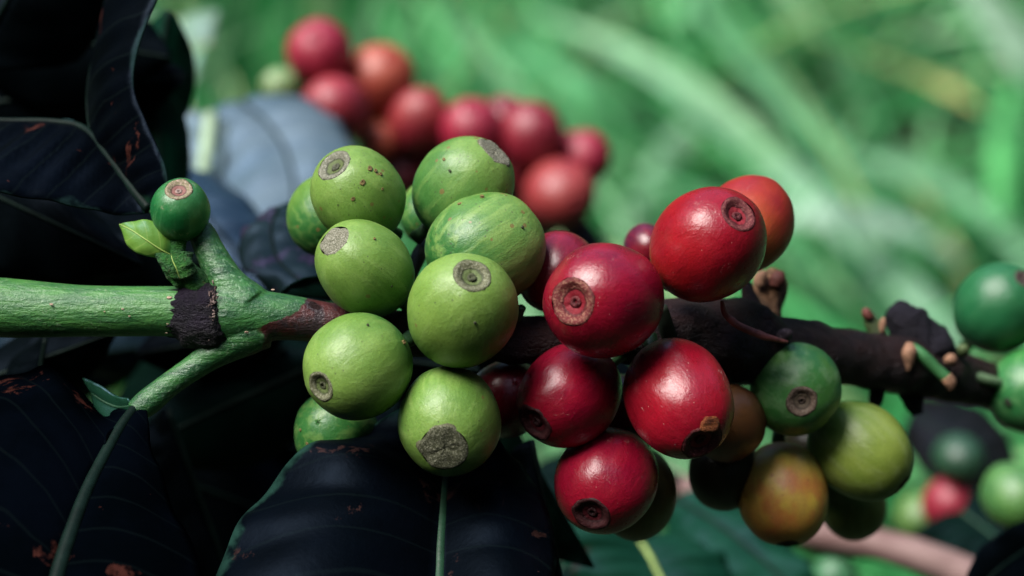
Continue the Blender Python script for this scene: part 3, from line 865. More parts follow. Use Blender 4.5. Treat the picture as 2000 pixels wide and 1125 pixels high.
cherry(712, 524, -.3, 91, 107, -.53, .53, 1, green(6, 91, 107, spots=.06), GREY, .4, 'smooth green cherry with a rough flat grey scar, just above the brown stem', GG, 6)
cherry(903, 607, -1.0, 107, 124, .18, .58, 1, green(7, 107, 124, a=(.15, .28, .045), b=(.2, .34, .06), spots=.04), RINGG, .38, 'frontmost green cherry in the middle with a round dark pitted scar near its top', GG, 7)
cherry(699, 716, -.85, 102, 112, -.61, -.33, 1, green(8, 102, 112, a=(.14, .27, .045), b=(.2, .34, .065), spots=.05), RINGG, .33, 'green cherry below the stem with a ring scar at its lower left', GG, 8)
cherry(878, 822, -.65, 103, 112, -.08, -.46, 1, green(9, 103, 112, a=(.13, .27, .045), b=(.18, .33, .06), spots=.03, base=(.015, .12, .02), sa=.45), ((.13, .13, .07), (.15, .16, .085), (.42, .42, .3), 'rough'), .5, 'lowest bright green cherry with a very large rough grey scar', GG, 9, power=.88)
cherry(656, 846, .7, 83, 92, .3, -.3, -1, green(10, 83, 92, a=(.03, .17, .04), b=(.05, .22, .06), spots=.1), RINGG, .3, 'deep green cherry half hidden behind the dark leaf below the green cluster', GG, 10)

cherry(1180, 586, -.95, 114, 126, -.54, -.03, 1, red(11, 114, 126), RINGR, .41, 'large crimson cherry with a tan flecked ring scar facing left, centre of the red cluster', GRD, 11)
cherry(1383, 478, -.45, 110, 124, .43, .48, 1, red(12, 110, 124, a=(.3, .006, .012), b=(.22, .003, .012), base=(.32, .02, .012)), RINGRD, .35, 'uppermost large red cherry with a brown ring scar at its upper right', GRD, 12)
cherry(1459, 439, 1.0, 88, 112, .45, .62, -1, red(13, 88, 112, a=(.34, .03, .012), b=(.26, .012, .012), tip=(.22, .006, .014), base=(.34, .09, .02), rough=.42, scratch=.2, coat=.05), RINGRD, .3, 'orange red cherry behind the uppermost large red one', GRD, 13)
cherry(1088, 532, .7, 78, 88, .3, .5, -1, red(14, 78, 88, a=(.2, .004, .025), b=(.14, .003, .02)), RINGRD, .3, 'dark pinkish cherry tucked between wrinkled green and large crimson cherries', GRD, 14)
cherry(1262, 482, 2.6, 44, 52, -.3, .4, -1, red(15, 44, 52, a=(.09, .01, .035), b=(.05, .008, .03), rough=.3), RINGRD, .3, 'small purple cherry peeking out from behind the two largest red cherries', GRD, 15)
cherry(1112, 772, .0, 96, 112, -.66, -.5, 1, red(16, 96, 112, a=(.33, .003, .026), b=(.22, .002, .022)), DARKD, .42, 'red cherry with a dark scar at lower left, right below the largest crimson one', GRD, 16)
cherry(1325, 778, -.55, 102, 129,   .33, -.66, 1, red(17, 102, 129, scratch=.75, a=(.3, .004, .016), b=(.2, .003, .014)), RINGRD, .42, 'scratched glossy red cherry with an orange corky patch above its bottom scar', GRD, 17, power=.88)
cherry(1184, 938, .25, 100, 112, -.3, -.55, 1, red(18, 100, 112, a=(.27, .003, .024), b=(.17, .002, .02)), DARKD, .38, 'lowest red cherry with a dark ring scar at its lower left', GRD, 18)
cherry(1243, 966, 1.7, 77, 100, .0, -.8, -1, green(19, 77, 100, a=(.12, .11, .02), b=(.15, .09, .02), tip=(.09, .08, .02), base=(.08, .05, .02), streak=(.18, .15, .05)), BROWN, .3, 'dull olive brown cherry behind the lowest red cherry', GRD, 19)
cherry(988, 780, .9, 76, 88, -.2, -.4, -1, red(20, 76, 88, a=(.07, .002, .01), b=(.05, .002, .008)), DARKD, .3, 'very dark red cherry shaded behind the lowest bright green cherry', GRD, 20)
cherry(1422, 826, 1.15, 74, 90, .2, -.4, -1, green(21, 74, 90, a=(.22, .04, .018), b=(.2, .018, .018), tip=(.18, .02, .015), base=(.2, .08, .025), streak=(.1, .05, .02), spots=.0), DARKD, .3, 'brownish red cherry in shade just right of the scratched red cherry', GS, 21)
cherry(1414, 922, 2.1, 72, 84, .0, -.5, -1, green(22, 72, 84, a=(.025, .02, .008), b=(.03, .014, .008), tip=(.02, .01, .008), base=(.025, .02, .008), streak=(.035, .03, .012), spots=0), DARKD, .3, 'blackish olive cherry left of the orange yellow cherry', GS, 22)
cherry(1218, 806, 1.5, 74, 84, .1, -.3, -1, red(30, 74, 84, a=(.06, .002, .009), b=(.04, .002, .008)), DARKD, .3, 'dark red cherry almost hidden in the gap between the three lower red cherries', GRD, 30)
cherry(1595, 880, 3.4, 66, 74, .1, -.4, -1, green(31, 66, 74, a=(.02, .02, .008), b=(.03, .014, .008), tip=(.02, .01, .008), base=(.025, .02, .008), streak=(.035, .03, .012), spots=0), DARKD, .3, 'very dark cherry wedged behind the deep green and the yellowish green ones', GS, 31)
# orange corky patch on the scratched red cherry
scr = bpy.data.objects['coffee_cherry.012']
def patch(root, r, l, direction, size, mat, name='corky_patch'):
    d = Vector(direction).normalized()
    q = root.rotation_quaternion.inverted()
    dl = q @ (RIGHT * d.x + UP * d.y - FWD * d.z)
    t = 1 / math.sqrt((dl.x / r) ** 2 + (dl.y / r) ** 2 + (dl.z / l) ** 2)
    c = dl * t
    nrm = Vector((c.x / r / r, c.y / r / r, c.z / l / l)).normalized()
    ez = nrm.to_track_quat('Z', 'Y')
    v, f = lathe([(size * 1.0, -0.03), (size * .98, .012), (size * .7, .018), (size * .35, .012)], 22,
                 lambda p, a: Vector((p.x * (1 + .3 * mn.noise(Vector((math.cos(a) * 1.5, math.sin(a) * 1.5, 3)))), p.y * (.8 + .25 * mn.noise(Vector((math.cos(a) * 1.5, 5, math.sin(a) * 1.5)))), p.z + .008 * mn.noise(p * 60))), False, True)
    o = link_mesh(name, v, f, mat, root)
    o.location = c * 1.005
    o.rotation_mode = 'QUATERNION'
    o.rotation_quaternion = ez
    return o
M_DOT = plain_mat('corky_dot', (.17, .12, .04), .7, .3, .6, 30)
M_SPECK = plain_mat('dark_speck', (.03, .035, .015), .7)
def dots(start, lst):
    for o in list(bpy.data.objects):
        if o.get('label', '').startswith(start):
            r, l, c, d = o['r'], o['l'], o['c'], o['d']
            for px, py, sz, dark in lst:
                x, y = (px - c[0]) / 100, (c[1] - py) / 100
                patch(o, r, l, (x, y, math.sqrt(max(.04, .9 - x * x - y * y))), cm(sz, d), M_SPECK if dark else M_DOT, 'corky_dot')
M_CORK = bark_mat('cork', (0.36, 0.11, 0.03), (0.24, 0.06, 0.02), (0.1, 0.03, 0.015), 0.52, 0.8, 0.7, 2.0)
for o in list(bpy.data.objects):
    if o.get('label', '').startswith('scratched glossy'): scr = o
patch(scr, cm(103, -.55), cm(130, -.55), (.42, -.36, .83), cm(22, -.55), M_CORK)

cherry(1553, 760, 1.35, 90, 92, .03, -.22, 1, green(23, 90, 92, a=(.02, .16, .045), b=(.1, .26, .05), tip=(.07, .25, .05), base=(.01, .1, .03), streak=(.18, .34, .14), spots=.0, sa=.55), BROWN, .33, 'round deep green cherry with a small brown scar facing the camera', GS, 23)
cherry(1681, 880, 2.0, 90, 108, .74, -.6, 1, green(24, 90, 108, a=(.2, .29, .04), b=(.28, .37, .06), tip=(.15, .2, .03), base=(.1, .2, .03), spots=.0, streak=(.32, .4, .14), sa=.35), DARKD, .26, 'yellowish green cherry with a dark tip pointing lower right', GS, 24)
cherry(1529, 965, 1.9, 88, 103, .05, -.93, 1, green(25, 88, 103, a=(.72, .48, .07), b=(.75, .38, .07), tip=(.55, .24, .04), base=(.36, .34, .05), streak=(.42, .24, .09), spots=.05, spot_col=(.3, .1, .03), blush=(.6, .14, .05), blush_amt=.6, sa=.25), DARKD, .25, 'ripening cherry blushed yellow and orange, lowest of the right cluster', GS, 25)
cherry(1665, 984, 3.9, 66, 80, .3, -.7, -1, green(26, 66, 80, a=(.14, .18, .03), b=(.17, .16, .03), tip=(.1, .1, .02), base=(.1, .17, .04), streak=(.24, .3, .1), spots=0), DARKD, .3, 'dull olive cherry below the yellowish green one', GS, 26)
cherry(1951, 602, 4.6, 85, 94, .38, .62, 1, green(27, 85, 94, a=(.015, .13, .045), b=(.02, .16, .055), tip=(.02, .13, .045), base=(.01, .08, .03), streak=(.05, .2, .08), spots=0), ((.07, .05, .04), (.07, .045, .04), (.13, .09, .08), 'ring'), .24, 'deep green cherry with a brown scar at its top, upper right edge', GS, 27)
cherry(2014, 763, 4.3, 82, 88, .8, .3, -1, green(28, 82, 88, a=(.04, .24, .05), b=(.08, .3, .06), tip=(.06, .28, .06), base=(.03, .18, .05), streak=(.2, .4, .15), spots=0), BROWN, .3, 'bright green cherry with one black nick, cut off by the right edge', GS, 28)
for o in list(bpy.data.objects):
    if o.get('label', '').startswith('bright green cherry with one'):
        patch(o, cm(82, 4.3), cm(88, 4.3), (-.66, -.22, .7), cm(11), plain_mat('nick', (.012, .02, .008), .7), 'black_nick')
dots('plump green', [(727, 334, 6, 0), (738, 337, 4, 0), (748, 343, 4, 0), (714, 361, 6.5, 0), (696, 392, 5, 0), (668, 403, 2.5, 1), (752, 372, 3, 0)])
dots('highest green', [(881, 338, 3, 1), (870, 316, 4, 0), (868, 428, 2.5, 1)])
dots('wrinkled green', [(943, 399, 4.5, 0), (985, 392, 3.5, 0), (905, 412, 4, 0), (1010, 452, 3, 1)])
dots('smooth green', [(770, 560, 2.5, 1), (735, 470, 3, 0)])
dots('green cherry below', [(784, 671, 5, 0), (720, 640, 2.5, 1)])
dots('frontmost', [(925, 625, 3, 1), (860, 560, 2.5, 0)])
dots('deep green cherry half', [(590, 835, 3, 0), (604, 862, 3.5, 0)])
# young berry on the leaf joint
cherry(352, 411, -.05, 59, 63, .05, .68, 1, green(29, 59, 63, a=(.012, .14, .035), b=(.018, .17, .045), tip=(.06, .22, .07), base=(.008, .085, .03), streak=(.1, .3, .12), spots=.0, sa=.25, tip_from=.5, rough=.33, scratch=.5, spec=.55), PINKY, .46, 'small round dark green berry alone on the left leaf joint', None, 29, stalk=.05)

# ------------------------------------------------------------------ stubs and dry bits on the right part of the branch
M_TAN = plain_mat('dry_tan', (0.28, 0.15, 0.09), 0.7, 0.25, 0.55, 6, 0.5, 0.03)
M_RUST = plain_mat('dry_rust', (0.36, 0.1, 0.08), 0.6, 0.4, 0.5, 6, 0.5, 0.03)
M_BUD = plain_mat('dry_bud', (0.13, 0.04, 0.03), 0.6, 0.25, 0.5, 6, 0.5, 0.03)
M_BLACK = bark_mat('dead_bark', (0.008, 0.007, 0.012), (0.012, 0.010, 0.017), (0.03, 0.028, 0.045), 0.6, 0.5, 0.7)
M_OLIVE = plain_mat('stub_olive', (0.06, 0.09, 0.03), 0.6, 0.3, 0.5, 5)
def bpart(o):
    world_child(o, branch); return o
bpart(tube('dry_filament', [(1410, 588, -.1, 4), (1416, 612, -.05, 6), (1440, 634, 0, 7.5), (1475, 650, .05, 8), (1508, 661, .15, 6), (1538, 668, .3, 3)], 30, M_RUST, None, 12, .15, 8))
bpart(tube('bud_stub', [(1500, 660, 2.7, 34), (1497, 620, 2.7, 34), (1500, 580, 2.75, 36), (1508, 550, 2.8, 30), (1512, 528, 2.85, 12)], 20, bark_mat('stub_bark', (.05, .03, .018), (.14, .07, .035), (.36, .2, .11), .5, .6, .7), None, 16, .25, 2.5))
bpart(tube('bud_tip', [(1482, 560, 2.5, 12), (1487, 543, 2.5, 14), (1494, 530, 2.5, 6)], 10, M_TAN, None, 12, .2, 5))
bpart(tube('bud_tip', [(1513, 560, 2.5, 12), (1520, 545, 2.5, 16), (1528, 532, 2.55, 6)], 10, M_BUD, None, 12, .2, 5))
bpart(tube('knot', [(1525, 662, 1.3, 6), (1532, 656, 1.05, 14), (1540, 650, .95, 10), (1545, 645, .95, 4)], 12, bark_mat('knot_bark', (.05, .035, .045), (.1, .07, .08), (.2, .15, .17), .5, .5, .6), None, 14, .25, 6))
bpart(tube('bud_stub', [(1722, 680, 3.1, 20), (1712, 650, 3.1, 18), (1700, 625, 3.1, 14), (1692, 606, 3.1, 9)], 14, M_OLIVE, None, 12, .15, 4))
bpart(tube('bud_tip', [(1700, 622, 3.0, 9), (1692, 610, 3.0, 10), (1688, 602, 3.0, 5)], 8, M_BUD, None, 10, .2, 5))
bpart(tube('bud_tip', [(1722, 650, 3.0, 6), (1724, 630, 3.0, 7), (1726, 620, 3.0, 3)], 8, M_TAN, None, 10, .2, 5))
bpart(tube('dead_stub', [(1855, 710, 3.6, 30), (1820, 680, 3.5, 42), (1788, 650, 3.4, 46), (1768, 615, 3.3, 36), (1766, 596, 3.3, 20), (1768, 588, 3.3, 8)], 34, M_BLACK, None, 24, .3, 3.0))
bpart(tube('dry_tip', [(1777, 672, 2.7, 10), (1776, 688, 2.65, 15), (1774, 708, 2.65, 11), (1773, 726, 2.65, 4)], 14, M_TAN, None, 12, .2, 5))
bpart(tube('fruit_stalk', [(1780, 678, 2.8, 10), (1800, 693, 2.75, 12), (1830, 722, 2.75, 12), (1850, 740, 2.75, 12)], 18, plain_mat('stalk_bright', (.04, .16, .05), .5), None, 12, .08, 4))
bpart(tube('dry_tip', [(1848, 736, 2.7, 12), (1856, 748, 2.7, 11), (1858, 762, 2.72, 6)], 10, M_TAN, None, 12, .2, 5))
bpart(tube('fruit_stalk', [(1855, 712, 3.6, 8), (1890, 730, 3.7, 11), (1930, 742, 3.8, 10), (1960, 750, 4.0, 9)], 16, plain_mat('stalk_pale', (.12, .2, .1), .5), None, 12, .1, 4))
bpart(tube('bud_tip', [(1850, 706, 3.1, 8), (1858, 700, 3.0, 13), (1864, 694, 3.0, 6)], 8, M_TAN, None, 10, .2, 5))
bpart(tube('bud_tip', [(1878, 690, 3.4, 10), (1882, 682, 3.3, 14), (1886, 674, 3.3, 6)], 8, M_OLIVE, None, 10, .2, 5))
bpart(tube('bud_stub', [(1715, 745, 3.0, 18), (1712, 775, 3.0, 16), (1706, 800, 3.0, 9)], 12, M_BLACK, None, 14, .2, 4))
bpart(tube('bud_stub', [(1770, 750, 3.4, 22), (1785, 785, 3.5, 24), (1792, 810, 3.5, 12)], 14, M_BLACK, None, 14, .25, 4))
bpart(tube('fruit_stalk', [(1000, 640, .5, 14), (1010, 615, .3, 12), (1020, 600, .2, 8)], 12, STALK, None, 12, .1, 4))
bpart(tube('fruit_stalk', [(792, 560, .9, 16), (815, 505, 1.1, 15), (835, 470, 1.4, 15)], 12, STALK_DARK, None, 12, .1, 4))
bpart(tube('fruit_stalk', [(1310, 670, .6, 16), (1300, 635, .4, 15), (1290, 600, .3, 14)], 12, STALK_DARK, None, 14, .1, 4))

# ------------------------------------------------------------------ farther branch with red cherries, out of focus
far = tag(empty('coffee_branch', P(900, 400, 17)), 'blurred farther coffee branch that carries the row of soft red cherries', 'branch')
def fpart(o): return world_child(o, far)
fpart(tube('woody_stem', [(1270, 700, 18, 34), (1150, 480, 21, 30), (1070, 400, 22.5, 28), (960, 330, 23, 26), (800, 270, 23.5, 24), (640, 200, 23.5, 20), (560, 175, 23, 10)], 50, M_WOODF, None, 18, .06, 1.0))
FR = 'blurred red cherries on the farther branch'
def fcherry(cx, cy, d, rpx, lpx, sx, sy, face, c, label, seed, group=FR):
    a, b = c
    if group == FR: d += 3.5
    cx += 5; cy += 8; rpx *= 1.06; lpx *= 1.06
    a = tuple(x * .85 for x in a); b = tuple(x * .8 for x in b)
    m = skin_mat('far_skin', a, b, tuple(x * .85 for x in a), cm(rpx, d), cm(lpx, d), seed, .5, .7, None, .2, base=b)
    return cherry(cx, cy, d, rpx, lpx, sx, sy, face, m, (b, b, a, 'ring'), .16, label, group, seed, simple=True)
CR = ((.36, .006, .035), (.24, .004, .025)); ORG = ((.42, .075, .03), (.32, .03, .02)); PNK = ((.34, .02, .035), (.24, .008, .025)); DRK = ((.12, .004, .012), (.08, .003, .01))
fcherry(619, 97, 17, 62, 66, -.1, .4, 1, CR, 'topmost blurred crimson cherry on the farther branch', 41)
fcherry(735, 153, 17.8, 68, 78, .3, .5, 1, ORG, 'blurred orange cherry just right of the topmost crimson one', 42)
fcherry(648, 203, 16.5, 60, 66, -.4, .1, 1, PNK, 'blurred salmon red cherry below the topmost crimson one', 43)
fcherry(815, 235, 17.4, 58, 74, .1, .7, 1, ((.33, .03, .03), (.24, .008, .02)), 'blurred red cherry with an orange top in the middle of the farther row', 44)
fcherry(738, 272, 17.5, 40, 46, 0, .3, 1, ORG, 'small blurred orange cherry below the larger orange one', 45)
fcherry(918, 250, 16.8, 60, 66, -.1, .6, 1, CR, 'blurred crimson cherry above the highest sharp green cherry', 46)
fcherry(1030, 262, 17, 64, 72, .2, .6, 1, ((.26, .005, .022), (.18, .004, .018)), 'blurred deep crimson cherry right of the one above the highest green cherry', 47)
fcherry(1132, 302, 17.5, 52, 58, .5, .3, 1, CR, 'blurred crimson cherry at the right end of the farther row', 48)
fcherry(1088, 372, 16.4, 66, 76, .3, -.2, 1, ((.34, .035, .032), (.24, .012, .02)), 'blurred coral cherry lowest at the right end of the farther row', 49)
fcherry(992, 325, 17.5, 48, 54, .2, .0, 1, PNK, 'blurred red cherry peeping past the right side of the highest sharp green cherry', 50)
fcherry(838, 305, 18.5, 62, 68, 0, -.5, 1, DRK, 'blurred dark red cherry above the sliver of green cherry', 51)
fcherry(1040, 400, 19.5, 60, 66, 0, -.4, 1, DRK, 'blurred dark red cherry in shade left of the coral one', 52)
fcherry(720, 215, 20.0, 60, 66, 0, -.4, 1, DRK, 'blurred dark red cherry in shade behind the orange ones', 54)
fcherry(548, 165, 17.5, 36, 46, -.6, .2, 1, ((.25, .36, .16), (.16, .3, .1)), 'small blurred pale green bud left of the salmon red cherry', 53)
fcherry(868, 322, 18.0, 54, 60, 0, -.4, 1, ((.2, .004, .018), (.13, .003, .014)), 'blurred dark crimson cherry just left above the highest green cherry', 55)
fcherry(962, 312, 18.2, 54, 60, 0, -.4, 1, ((.2, .004, .02), (.14, .003, .016)), 'blurred crimson cherry right behind the highest green cherry', 56)
fcherry(778, 325, 18.2, 50, 56, 0, -.4, 1, DRK, 'blurred dark red cherry right behind the green cherry with corky dots', 57)
fcherry(985, 235, 18.6, 52, 58, 0, .4, 1, ((.2, .004, .02), (.14, .003, .016)), 'blurred crimson cherry wedged between the two upper crimson ones of the row', 58)
fcherry(1085, 300, 18.8, 52, 58, 0, .3, 1, DRK, 'blurred dark red cherry behind the right end of the farther row', 59)
# leaves of the farther branch
L_BLUE = leaf_mat('leaf_sheen', (0.085, 0.12, 0.145), (0.045, 0.075, 0.095), (0.14, 0.19, 0.2), 0.02, (0.2, 0.1, 0.1), rough=0.5, spec=0.4, seed=6.0, nv=6, vein_amt=.5)  # blue-grey base colour paints the sky's reflection on the leaf
leaf('leaf', [(470, 200, 17), (520, 240, 16.5), (560, 300, 15.8), (575, 380, 15), (560, 470, 14)],
     [(395, 230, 17), (400, 290, 16.5), (410, 360, 16), (420, 430, 15.2), (440, 500, 14.2)],
     [(560, 195, 17.5), (640, 215, 17.2), (685, 280, 16.5), (700, 380, 15.5), (640, 480, 14.5)], L_BLUE, RIB_DULL, (5, 4), far, .14, .3, .035, 1.0, 30, 10, 5)
leaf('leaf', [(412, 225, 16.5), (405, 290, 16), (395, 350, 15.5), (390, 420, 15)],
     [(330, 215, 16.8), (320, 280, 16.3), (335, 350, 15.8), (350, 430, 15.2)],
     [(450, 240, 16.5), (440, 300, 16), (425, 360, 15.5), (410, 430, 15)], leaf_mat('leaf_grey', (.09, .12, .115), (.05, .08, .08), (.2, .25, .2), 0, rough=.5, seed=8.0), RIB_PALE, (15, 13), far, .05, .2, .03, 2.0, 20, 8, 4)  # pale grey base colour paints the sky's reflection here too
leaf('leaf', [(330, 330, 12), (400, 420, 11), (470, 500, 10.5), (520, 570, 10)],
     [(300, 420, 12), (350, 500, 11), (420, 560, 10.5), (500, 600, 10)],
     [(420, 340, 12.5), (500, 410, 11.5), (550, 480, 11), (560, 560, 10)], leaf_mat('leaf_slate', (.01, .025, .038), (.02, .042, .06), (.04, .07, .08), 0, rough=.4, spec=.7, seed=9.0), RIB_DULL, (5, 4), far, .1, .3, .05, 3.0, 24, 8, 5)
leaf('leaf', [(350, 40, 22), (350, 110, 21), (345, 180, 20), (360, 240, 19)],
     [(300, 30, 22), (300, 100, 21), (320, 170, 20), (345, 230, 19)],
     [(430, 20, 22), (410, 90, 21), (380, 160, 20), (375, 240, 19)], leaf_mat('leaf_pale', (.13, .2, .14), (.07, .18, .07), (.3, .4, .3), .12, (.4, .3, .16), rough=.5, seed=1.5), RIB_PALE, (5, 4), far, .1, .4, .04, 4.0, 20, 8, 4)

# dark leaf with a purple tip behind the green cherries, and a thin curled one under it
tag(leaf('coffee_leaf', [(545, 405, 5), (530, 450, 4.5), (545, 510, 4), (600, 560, 3.6)],
     [(500, 430, 5), (470, 470, 4.6), (478, 530, 4), (560, 575, 3.6)],
     [(590, 400, 5.2), (600, 440, 4.8), (620, 500, 4.4), (640, 550, 3.8)], leaf_mat('leaf_purple', (.004, .014, .009), (.004, .01, .01), (.01, .03, .015), 0.14, (.05, .03, .07), rough=.5, spec=.3, seed=6.6), RIB_DULL, (4, 3), None, .15, .3, .05, 5.0, 24, 8, 5),
    'dark blurred leaf with a purplish patch left behind the sharp green cherries', 'leaf')
tag(leaf('coffee_leaf', [(540, 575, 1.2), (575, 560, 1.3), (620, 552, 1.5), (680, 560, 1.8)],
     [(545, 572, 1.2), (580, 548, 1.25), (620, 538, 1.45), (680, 540, 1.8)],
     [(548, 580, 1.2), (590, 580, 1.3), (640, 585, 1.5), (690, 590, 1.8)], L_DGREEN, RIB_DULL, (2, 2), None, .1, .05, .03, 6.0, 20, 6, 4),
    'thin dark curled leaf edge just above the brown part of the stem', 'leaf')

# ------------------------------------------------------------------ shaded leaves of the bush behind and below
bush = tag(empty('coffee_bush', P(300, 900, 20)), 'dark shaded coffee foliage filling the space behind the lower left', 'bush')
def bleaf(x, y, d, ln, w, ang, mat, seed, tilt=0.0, rib=RIB_DULL):
    a = math.radians(ang)
    ux, uy = math.cos(a), math.sin(a)
    mid, lf, rt = [], [], []
    for t, k in ((0, .1), (.2, .75), (.45, 1), (.7, .8), (.88, .4), (1, .03)):
        cx, cy = x + ux * ln * t, y + uy * ln * t
        dd = d + tilt * t
        mid.append((cx, cy, dd)); lf.append((cx - uy * -1 * -w * k, cy + ux * -w * k, dd + .5 * k)); rt.append((cx + uy * -1 * w * k, cy + ux * w * k, dd + .5 * k))
    return leaf('leaf', mid, lf, rt, mat, rib, (5, 2), bush, .1, .5, .05, seed, 20, 6, 6)
rb = random.Random(21)
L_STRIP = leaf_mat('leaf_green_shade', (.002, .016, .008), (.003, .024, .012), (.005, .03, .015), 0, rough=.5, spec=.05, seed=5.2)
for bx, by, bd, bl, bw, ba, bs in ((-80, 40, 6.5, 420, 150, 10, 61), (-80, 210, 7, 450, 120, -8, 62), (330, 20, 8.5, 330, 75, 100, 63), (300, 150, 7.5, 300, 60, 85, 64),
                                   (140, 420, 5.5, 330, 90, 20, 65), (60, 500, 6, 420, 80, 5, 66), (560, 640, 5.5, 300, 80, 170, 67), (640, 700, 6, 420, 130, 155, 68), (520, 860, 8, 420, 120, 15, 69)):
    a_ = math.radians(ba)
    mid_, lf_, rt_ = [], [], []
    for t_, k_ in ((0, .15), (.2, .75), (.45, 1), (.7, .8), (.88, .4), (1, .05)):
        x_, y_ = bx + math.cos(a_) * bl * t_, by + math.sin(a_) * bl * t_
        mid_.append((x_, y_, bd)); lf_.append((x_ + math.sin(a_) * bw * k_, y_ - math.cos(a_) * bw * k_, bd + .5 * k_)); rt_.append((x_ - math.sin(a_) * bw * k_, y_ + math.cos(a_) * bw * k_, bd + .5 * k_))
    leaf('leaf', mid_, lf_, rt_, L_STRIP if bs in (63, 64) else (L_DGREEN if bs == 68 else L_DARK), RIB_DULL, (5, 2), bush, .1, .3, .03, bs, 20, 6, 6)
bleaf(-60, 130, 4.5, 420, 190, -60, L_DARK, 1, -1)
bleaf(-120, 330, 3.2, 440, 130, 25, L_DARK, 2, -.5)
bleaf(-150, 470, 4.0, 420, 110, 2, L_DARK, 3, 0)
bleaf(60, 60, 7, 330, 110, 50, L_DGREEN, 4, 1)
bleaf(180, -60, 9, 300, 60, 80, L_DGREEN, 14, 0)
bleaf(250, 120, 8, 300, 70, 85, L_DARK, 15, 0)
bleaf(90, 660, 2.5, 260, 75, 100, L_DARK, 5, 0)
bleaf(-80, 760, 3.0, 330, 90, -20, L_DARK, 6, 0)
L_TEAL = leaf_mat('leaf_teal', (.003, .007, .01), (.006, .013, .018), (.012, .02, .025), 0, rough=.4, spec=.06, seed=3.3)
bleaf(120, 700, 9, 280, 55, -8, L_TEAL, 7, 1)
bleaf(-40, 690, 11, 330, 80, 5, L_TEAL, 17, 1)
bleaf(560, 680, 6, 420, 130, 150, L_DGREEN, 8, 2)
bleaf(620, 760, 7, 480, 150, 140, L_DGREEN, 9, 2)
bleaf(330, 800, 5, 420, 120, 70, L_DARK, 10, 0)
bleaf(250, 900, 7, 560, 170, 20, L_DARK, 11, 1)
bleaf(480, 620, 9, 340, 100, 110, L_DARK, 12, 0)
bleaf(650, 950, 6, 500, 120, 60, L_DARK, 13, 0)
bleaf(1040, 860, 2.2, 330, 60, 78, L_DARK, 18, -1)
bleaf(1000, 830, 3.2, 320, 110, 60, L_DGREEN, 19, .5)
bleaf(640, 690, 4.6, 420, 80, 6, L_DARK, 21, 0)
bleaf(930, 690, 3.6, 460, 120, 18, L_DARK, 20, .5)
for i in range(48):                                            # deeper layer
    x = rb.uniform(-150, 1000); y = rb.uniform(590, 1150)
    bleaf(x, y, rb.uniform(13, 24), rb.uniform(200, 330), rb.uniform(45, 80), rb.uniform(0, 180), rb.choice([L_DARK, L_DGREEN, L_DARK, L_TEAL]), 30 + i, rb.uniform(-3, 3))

# lower right: dark green leaf, pinkish twig, small soft berries
L_FOREST = leaf_mat('leaf_forest', (.003, .026, .014), (.006, .04, .022), (.012, .05, .025), .06, (.03, .02, .015), rough=.45, spec=.08, seed=2.2)
low = tag(empty('coffee_branch', P(1600, 1040, 12)), 'blurred pinkish coffee twig low on the right with dark leaves', 'branch')
def lpart(o): return world_child(o, low)
M_PINK = plain_mat('pink_wood', (.2, .13, .12), .6, .2, .35, .8, .3, .05, (.12, .065, .06))
lpart(tube('twig', [(1280, 930, 15, 26), (1400, 985, 14.5, 28), (1560, 1035, 14, 30), (1700, 1060, 13.5, 32), (1800, 1088, 13, 34), (1880, 1120, 12.8, 36), (2000, 1180, 12, 36)], 40, M_PINK, None, 18, .06, 1.0))
lpart(tube('twig', [(1850, 1090, 15, 22), (1900, 1030, 15.5, 30), (1950, 990, 16, 30), (2060, 960, 17, 30)], 24, M_PINK, None, 18, .06, 1.0))
leaf('leaf', [(1320, 975, 11), (1380, 1010, 10.5), (1450, 1060, 10), (1540, 1140, 9.5)],
     [(1300, 1010, 11), (1310, 1070, 10.5), (1350, 1130, 10), (1450, 1200, 9.5)],
     [(1350, 960, 11.2), (1440, 985, 10.8), (1530, 1040, 10.2), (1600, 1140, 9.5)], L_FOREST, RIB_DULL, (5, 4), low, .15, .4, .03, 1.0, 24, 10, 5)
leaf('leaf', [(1250, 1060, 9), (1270, 1090, 8.8), (1290, 1130, 8.5), (1330, 1190, 8)],
     [(1100, 1010, 9), (1090, 1070, 8.8), (1120, 1140, 8.5), (1200, 1210, 8)],
     [(1330, 1040, 9.4), (1400, 1080, 9), (1430, 1130, 8.6), (1420, 1200, 8)], L_FOREST, RIB_LIME, (7, 6), low, .12, .4, .03, 2.0, 24, 10, 5)
leaf('leaf', [(1250, 900, 13), (1180, 960, 12.5), (1120, 1040, 12), (1080, 1150, 11.5)],
     [(1330, 930, 13), (1300, 1020, 12.5), (1250, 1100, 12), (1180, 1190, 11.5)],
     [(1130, 860, 13.2), (1040, 930, 12.8), (1000, 1040, 12.2), (990, 1150, 11.6)], L_DGREEN, RIB, (5, 4), low, .12, .4, .06, 3.0, 24, 10, 5)
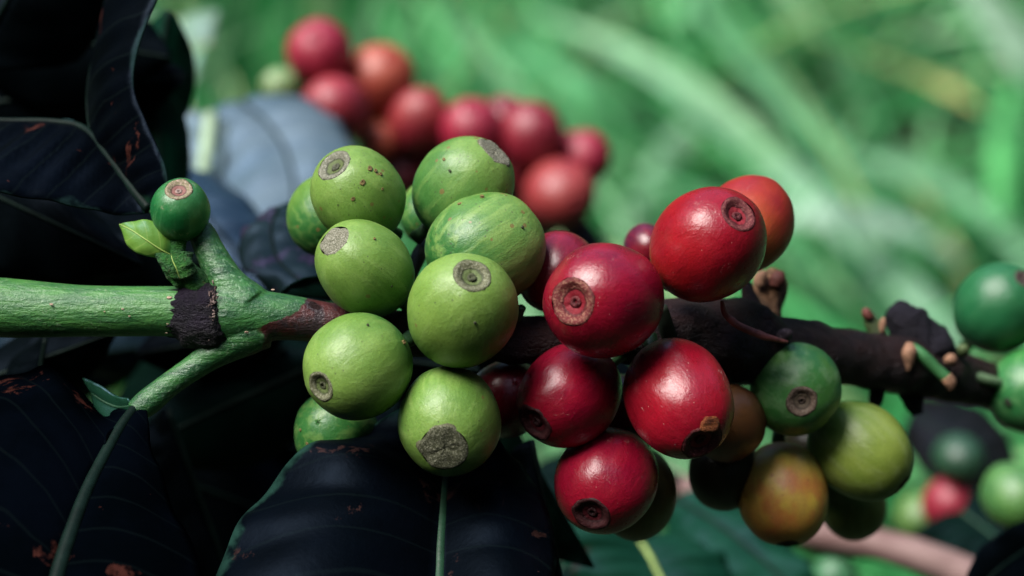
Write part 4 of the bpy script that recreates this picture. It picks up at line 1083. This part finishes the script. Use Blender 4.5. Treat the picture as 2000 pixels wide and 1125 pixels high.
leaf('leaf', [(2080, 1030, 6), (2010, 1070, 5.6), (1940, 1120, 5.2), (1880, 1190, 5)],
     [(2050, 1000, 6), (1970, 1030, 5.6), (1905, 1085, 5.2), (1870, 1180, 5)],
     [(2120, 1080, 6), (2080, 1140, 5.6), (2010, 1190, 5.2), (1920, 1230, 5)], L_DARK, RIB_DULL, (4, 3), low, .1, .2, .03, 4.0, 20, 8, 4)
leaf('leaf', [(1780, 800, 21), (1840, 850, 20.5), (1900, 900, 20), (1960, 930, 20)],
     [(1760, 850, 21), (1800, 920, 20.5), (1870, 960, 20), (1960, 950, 20)],
     [(1800, 770, 21.4), (1900, 790, 21), (1960, 840, 20.4), (1990, 910, 20)], leaf_mat('leaf_umber', (.004, .005, .005), (.008, .006, .007), (.012, .012, .012), 0, rough=.5, spec=.05, seed=3.9), RIB_DULL, (4, 3), low, .1, .3, .05, 5.0, 20, 8, 5)
leaf('leaf', [(1880, 1000, 14), (1920, 1030, 13.6), (1960, 1060, 13.2), (2020, 1090, 13)],
     [(1780, 1040, 14), (1820, 1075, 13.6), (1880, 1110, 13.2), (1980, 1130, 13)],
     [(1900, 960, 14.4), (1980, 990, 14), (2030, 1030, 13.4), (2060, 1080, 13)], L_DGREEN, RIB, (4, 3), low, .1, .3, .05, 6.0, 20, 8, 5)
GL = 'small blurred berries low on the right'
fcherry(1788, 1000, 19, 44, 52, -.1, -.4, 1, ((.1, .2, .04), (.06, .17, .04)), 'blurred yellow green berry left of the small blurred red berry', 61, GL)
fcherry(1848, 976, 18.4, 50, 54, .2, .4, 1, ((.3, .008, .03), (.26, .005, .025)), 'only blurred red berry in the lower right corner area', 62, GL)
fcherry(1868, 888, 18, 46, 52, .2, -.3, 1, ((.006, .05, .02), (.01, .06, .025)), 'blurred dark green berry above the blurred red berry', 63, GL)
fcherry(1978, 962, 10, 62, 72, .2, -.4, 1, ((.08, .22, .04), (.05, .17, .04)), 'blurred mid green berry at the lower right edge', 64, GL)
fcherry(1625, 1120, 14, 46, 48, .0, .2, 1, ((.04, .18, .07), (.03, .14, .06)), 'blurred green berry cut off by the bottom edge', 65, GL)
